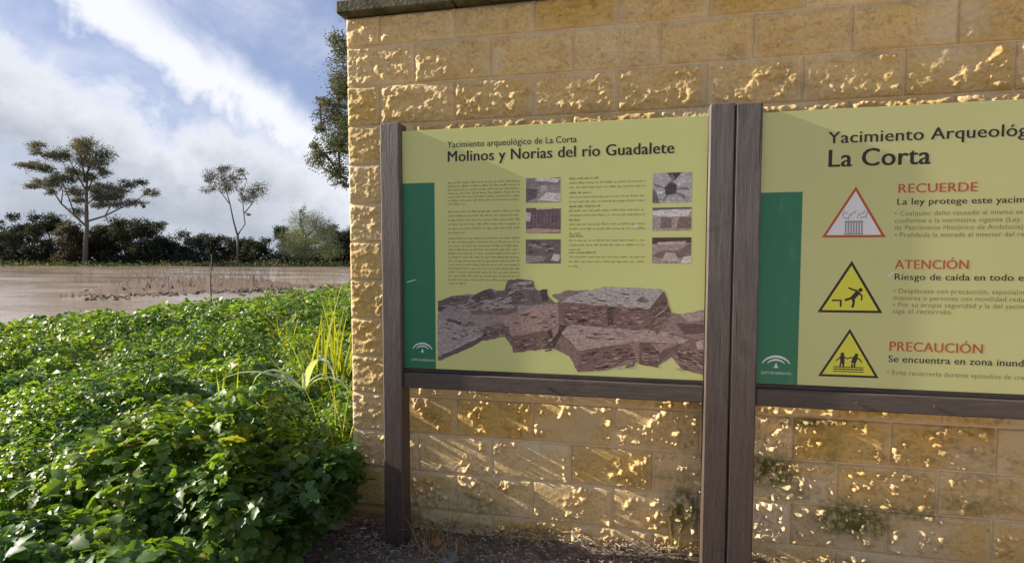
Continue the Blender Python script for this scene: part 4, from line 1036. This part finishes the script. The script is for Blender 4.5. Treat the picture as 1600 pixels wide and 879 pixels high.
px_tree('large tree with hanging brown-green foliage rising behind the left end of the wall', 21, (1330, 850),
    [([(1330, 850), (1300, 640), (1260, 420), (1240, 200), (1230, 60)], .36, .10), ([(1290, 600), (1180, 500), (1060, 470), (1010, 480)], .12, .03), ([(1260, 420), (1150, 350), (1050, 330), (1000, 320)], .12, .03), ([(1245, 260), (1150, 200), (1080, 140)], .10, .03), ([(1260, 420), (1380, 300), (1440, 180)], .14, .04)],
    [(1058, 125, 26, 20), (1075, 180, 22, 18), (1045, 250, 30, 22), (1075, 290, 34, 34), (1000, 312, 26, 10), (1030, 352, 34, 30), (1075, 380, 26, 30), (1000, 395, 16, 16), (1048, 440, 44, 34), (1000, 498, 28, 24), (1045, 530, 36, 30), (1062, 570, 20, 14), (985, 455, 14, 14),
     (1120, 240, 60, 60), (1130, 420, 70, 70), (1240, 150, 110, 90), (1240, 350, 120, 90), (1400, 200, 110, 90), (1230, 20, 80, 60), (1400, 380, 90, 70)],
    [(.085, .105, .052), (.12, .115, .070)], 7500, .075, 34, Z1, 'hanging_tree')

def row_tree(px, top, wd, dep, cols, label, seed, base=408.0, group='trees in the dark row along the far bank'):
    r_ = np.random.default_rng(seed); k = dep/F_PX
    B = at_z(px, base+3, -.28) if False else at_d(px, 404, dep); B[2] = -.30
    H = (404-top)*k+1.6; W = wd*k
    t = empty('tree', tuple(B), label, 'tree', group)
    mb = MB(); mb.tube([B-(0, 0, .3), B+(0, 0, H*.3), B+(0.2, 0, H*.7)], [.28, .2, .08], 6)
    cl = []
    for i in range(26):
        v = r_.uniform(.08, .95); half = W*.55*(1-max(0, v-.45)**1.4*1.5)
        c = B+RT*r_.uniform(-half, half)*.8+np.array([0, 0, v*H])+np.array([FW[0], FW[1], 0])*r_.uniform(-.5, .5)*W
        rr = r_.uniform(.16, .27)*W; cl.append((c, (rr, rr, rr*.8)))
        mb.tube([B+(0, 0, H*.3*v+.1), c], [.10, .04], 4, cap=False)
    mb.build('trunk', M_BARK, t); crown_mesh(cl, 210, .38, cols, r_, t)
DK = [(.020, .028, .012), (.045, .052, .022)]; BR = [(.06, .05, .02), (.095, .075, .028)]; BG = [(.03, .045, .030), (.055, .068, .045)]
rows = [(-60, 330, 60, 150, DK, 'dark tree at the far left edge of the bank row'), (-18, 345, 52, 147, DK, 'dark rounded tree just outside the row of bushes at far left'), (22, 330, 44, 142, BG, 'blue-green pointed tree leftmost in view on the far bank'), (52, 352, 40, 146, DK, 'low dark tree in the dip left of the large spreading tree'),
        (82, 334, 48, 141, DK, 'dark round-topped tree left of the spreading tree trunk'), (112, 346, 46, 137, BR, 'brownish ochre tree immediately behind the spreading tree trunk'), (156, 352, 48, 143, DK, 'dark bush-like tree just right of the spreading tree trunk'),
        (196, 344, 54, 144, DK, 'wide dark tree second to the right of the spreading tree trunk'), (236, 346, 50, 141, DK, 'tallest dark tree between the spreading tree and the slender tree'), (270, 364, 44, 146, DK, 'sloping dark tree where the row drops in height'),
        (305, 370, 44, 148, BG, 'low grey-green tree left of the slender forked tree'), (340, 372, 40, 145, DK, 'low dark tree behind the slender forked tree, left side'), (372, 374, 40, 147, DK, 'low dark tree directly behind the slender tree stem'), (402, 370, 38, 143, DK, 'dark tree just right of the slender tree'),
        (443, 352, 34, 140, BG, 'grey-green rounded tree left of the pale willow'), (470, 362, 40, 143, DK, 'dark tree behind the pale willow'), (512, 352, 44, 141, BR, 'brown-green tree right of the willow, next to the wall edge'), (545, 350, 44, 142, DK, 'dark tree partly hidden by the wall edge'), (600, 345, 60, 144, DK, 'dark tree hidden behind the wall, end of the row')]
for i, (px, top, wd, dep, cols, lab) in enumerate(rows): row_tree(px, top, wd, dep, cols, lab, 50+i)
# scrub filling the foot of the row and the pale undergrowth before it
r_ = np.random.default_rng(77); n = 9000
u = r_.uniform(-150, 700, n); de = r_.uniform(137, 150, n); P = CP+np.stack([(FW+RT*(a-800)/F_PX) for a in u])*de[:, None]
P[:, 2] = -.3+np.abs(r_.normal(0, 1.5, n))+1.5*sstep(np.sin(u*.07)+np.sin(u*.19), -1, 2)*r_.random(n)
V, Fc = stamp(P, r_.uniform(.5, 1.0, n), frames(n, 1.2, r_), *QUAD); c = np.array([.03, .036, .018])*r_.uniform(.6, 1.5, (n, 1))
o = mesh_obj('scrub', V, Fc, M_CROWN, attrs={'Col': np.repeat(c, 4, axis=0)}); tag(o, 'dark scrub filling the foot of the tree row on the far bank', 'scrub', kind='stuff')
n = 7000; u = r_.uniform(-150, 700, n); de = r_.uniform(126.5, 136, n); P = CP+np.stack([(FW+RT*(a-800)/F_PX) for a in u])*de[:, None]
gr = sstep(fbm(u*.06, de*.3, 0, 3), -.5, .5); P[:, 2] = -.28+r_.random(n)*(.35+.9*gr)*sstep(de, 126, 131)
V, Fc = stamp(P, r_.uniform(.25, .55, n), frames(n, 1.0, r_), *QUAD); c = (np.array([.05, .07, .02])*(1-gr[:, None])+np.array([.13, .15, .06])*gr[:, None])*r_.uniform(.6, 1.4, (n, 1))
o = mesh_obj('undergrowth', V, Fc, M_CROWN, attrs={'Col': np.repeat(c, 4, axis=0)}); tag(o, 'low pale green undergrowth along the waterline of the far bank', 'undergrowth', kind='stuff')

# ------------------------------------------------------------------ things in the water
bv = []; bf = []; nb_ = 220
for i in range(nb_+1):
    s_ = i/nb_; px = 95+s_*470
    yc = 463-6*math.sin(s_*math.pi)-s_*14; hw = (13.0*math.sin(math.pi*min(1, s_*1.15+.02))**.6+2.2*float(pn(s_*9, 1.3))+3.0*float(pn(s_*31, 4.3))+2.0*float(pn(s_*77, 2.3))) if s_ < .85 else 4.5
    for j, q in enumerate((-1.25, -.5, .3, 1.0)):
        P = at_z(px, yc+hw*q*(.75 if q > 0 else 1.2), WATER_Z); bv.append((P[0], P[1], WATER_Z+(-.04, .09, .10, -.04)[j]+.03*float(pn(s_*40, j*2.1))))
for i in range(nb_):
    for j in range(3): a = i*4+j; bf.append((a, a+4, a+5, a+1))
o = mesh_obj('mud_bar', bv, bf, simple('wet_brown_mud', (.150, .105, .075), .95, .4, 1.2, .6, 5, spec=.1), smooth=True); tag(o, kind='structure')
rg = random.Random(31); dm = MB()
def wpt(px, py): return at_z(px, py, WATER_Z)
for i in range(1700):
    s_ = rg.random(); px = 130+s_*330; yc = 462-6*math.sin(s_*math.pi)-s_*9; py = rg.gauss(yc, 4.2*(1-.4*s_))
    if px > 455: continue
    P = wpt(px, py); L = rg.uniform(.10, .5); a = rg.gauss(YAW, .35); hz = abs(rg.gauss(0, .03))*(1 if rg.random() < .97 else 5)
    dx, dy = math.cos(a)*L/2, math.sin(a)*L/2
    dm.tube([P-(dx, dy, 0), P+(0, 0, hz+.02), P+(dx, dy, rg.uniform(0, .05))], rg.uniform(.012, .035), 4, cap=False)
o = dm.build('driftwood_raft', simple('wet_brown_debris', (.09, .06, .04), .7, .4, 3)); tag(o, 'long brown raft of driftwood and dead reeds floating in the muddy water', 'driftwood', kind='stuff')
dr = MB()
for i in range(420):
    px = rg.choice((rg.gauss(330, 60), rg.gauss(255, 30), rg.gauss(400, 30), rg.uniform(100, 540))); py = rg.uniform(424, 452)
    if not 60 < px < 545: continue
    P = wpt(px, py); h_ = rg.uniform(.25, 1.3)*(P[1]+3)/42; 
    dr.tube([P-(0, 0, .1), P+(rg.gauss(0, .12), rg.gauss(0, .1), h_*.6), P+(rg.gauss(0, .3), 0, h_)], [.016, .010, .005], 3, cap=False)
o = dr.build('dead_reeds', simple('dead_reed_stalk', (.24, .16, .10), .8, .3, 3)); tag(o, 'sparse dead reed stalks poking out of the flooded river', 'reeds', kind='stuff')
# bare sapling in front of the water
B = gl(329, 0, 13.2); t = empty('bare_sapling', tuple(B), 'thin bare dark sapling stem standing upright at the water edge', 'sapling')
mb = MB(); top = at_d(331, 398, 13.2); mid = at_d(328.5, 440, 13.2)
mb.tube([B-(0, 0, .1), mid, top], [.026, .018, .006], 6); mb.build('stem', M_TWIG, t)
tw = MB()
for k in range(12):
    s_ = rg.uniform(.1, .95); q = mid*(1-s_)+np.array(top)*s_; a = rg.uniform(0, 6.28); L = rg.uniform(.08, .28)
    tw.tube([q, q+(math.cos(a)*L*.5, math.sin(a)*L*.3, L*.4), q+(math.cos(a)*L, math.sin(a)*L*.6, L)], [.006, .004, .002], 4, cap=False)
tw.build('twigs', M_TWIG, t)
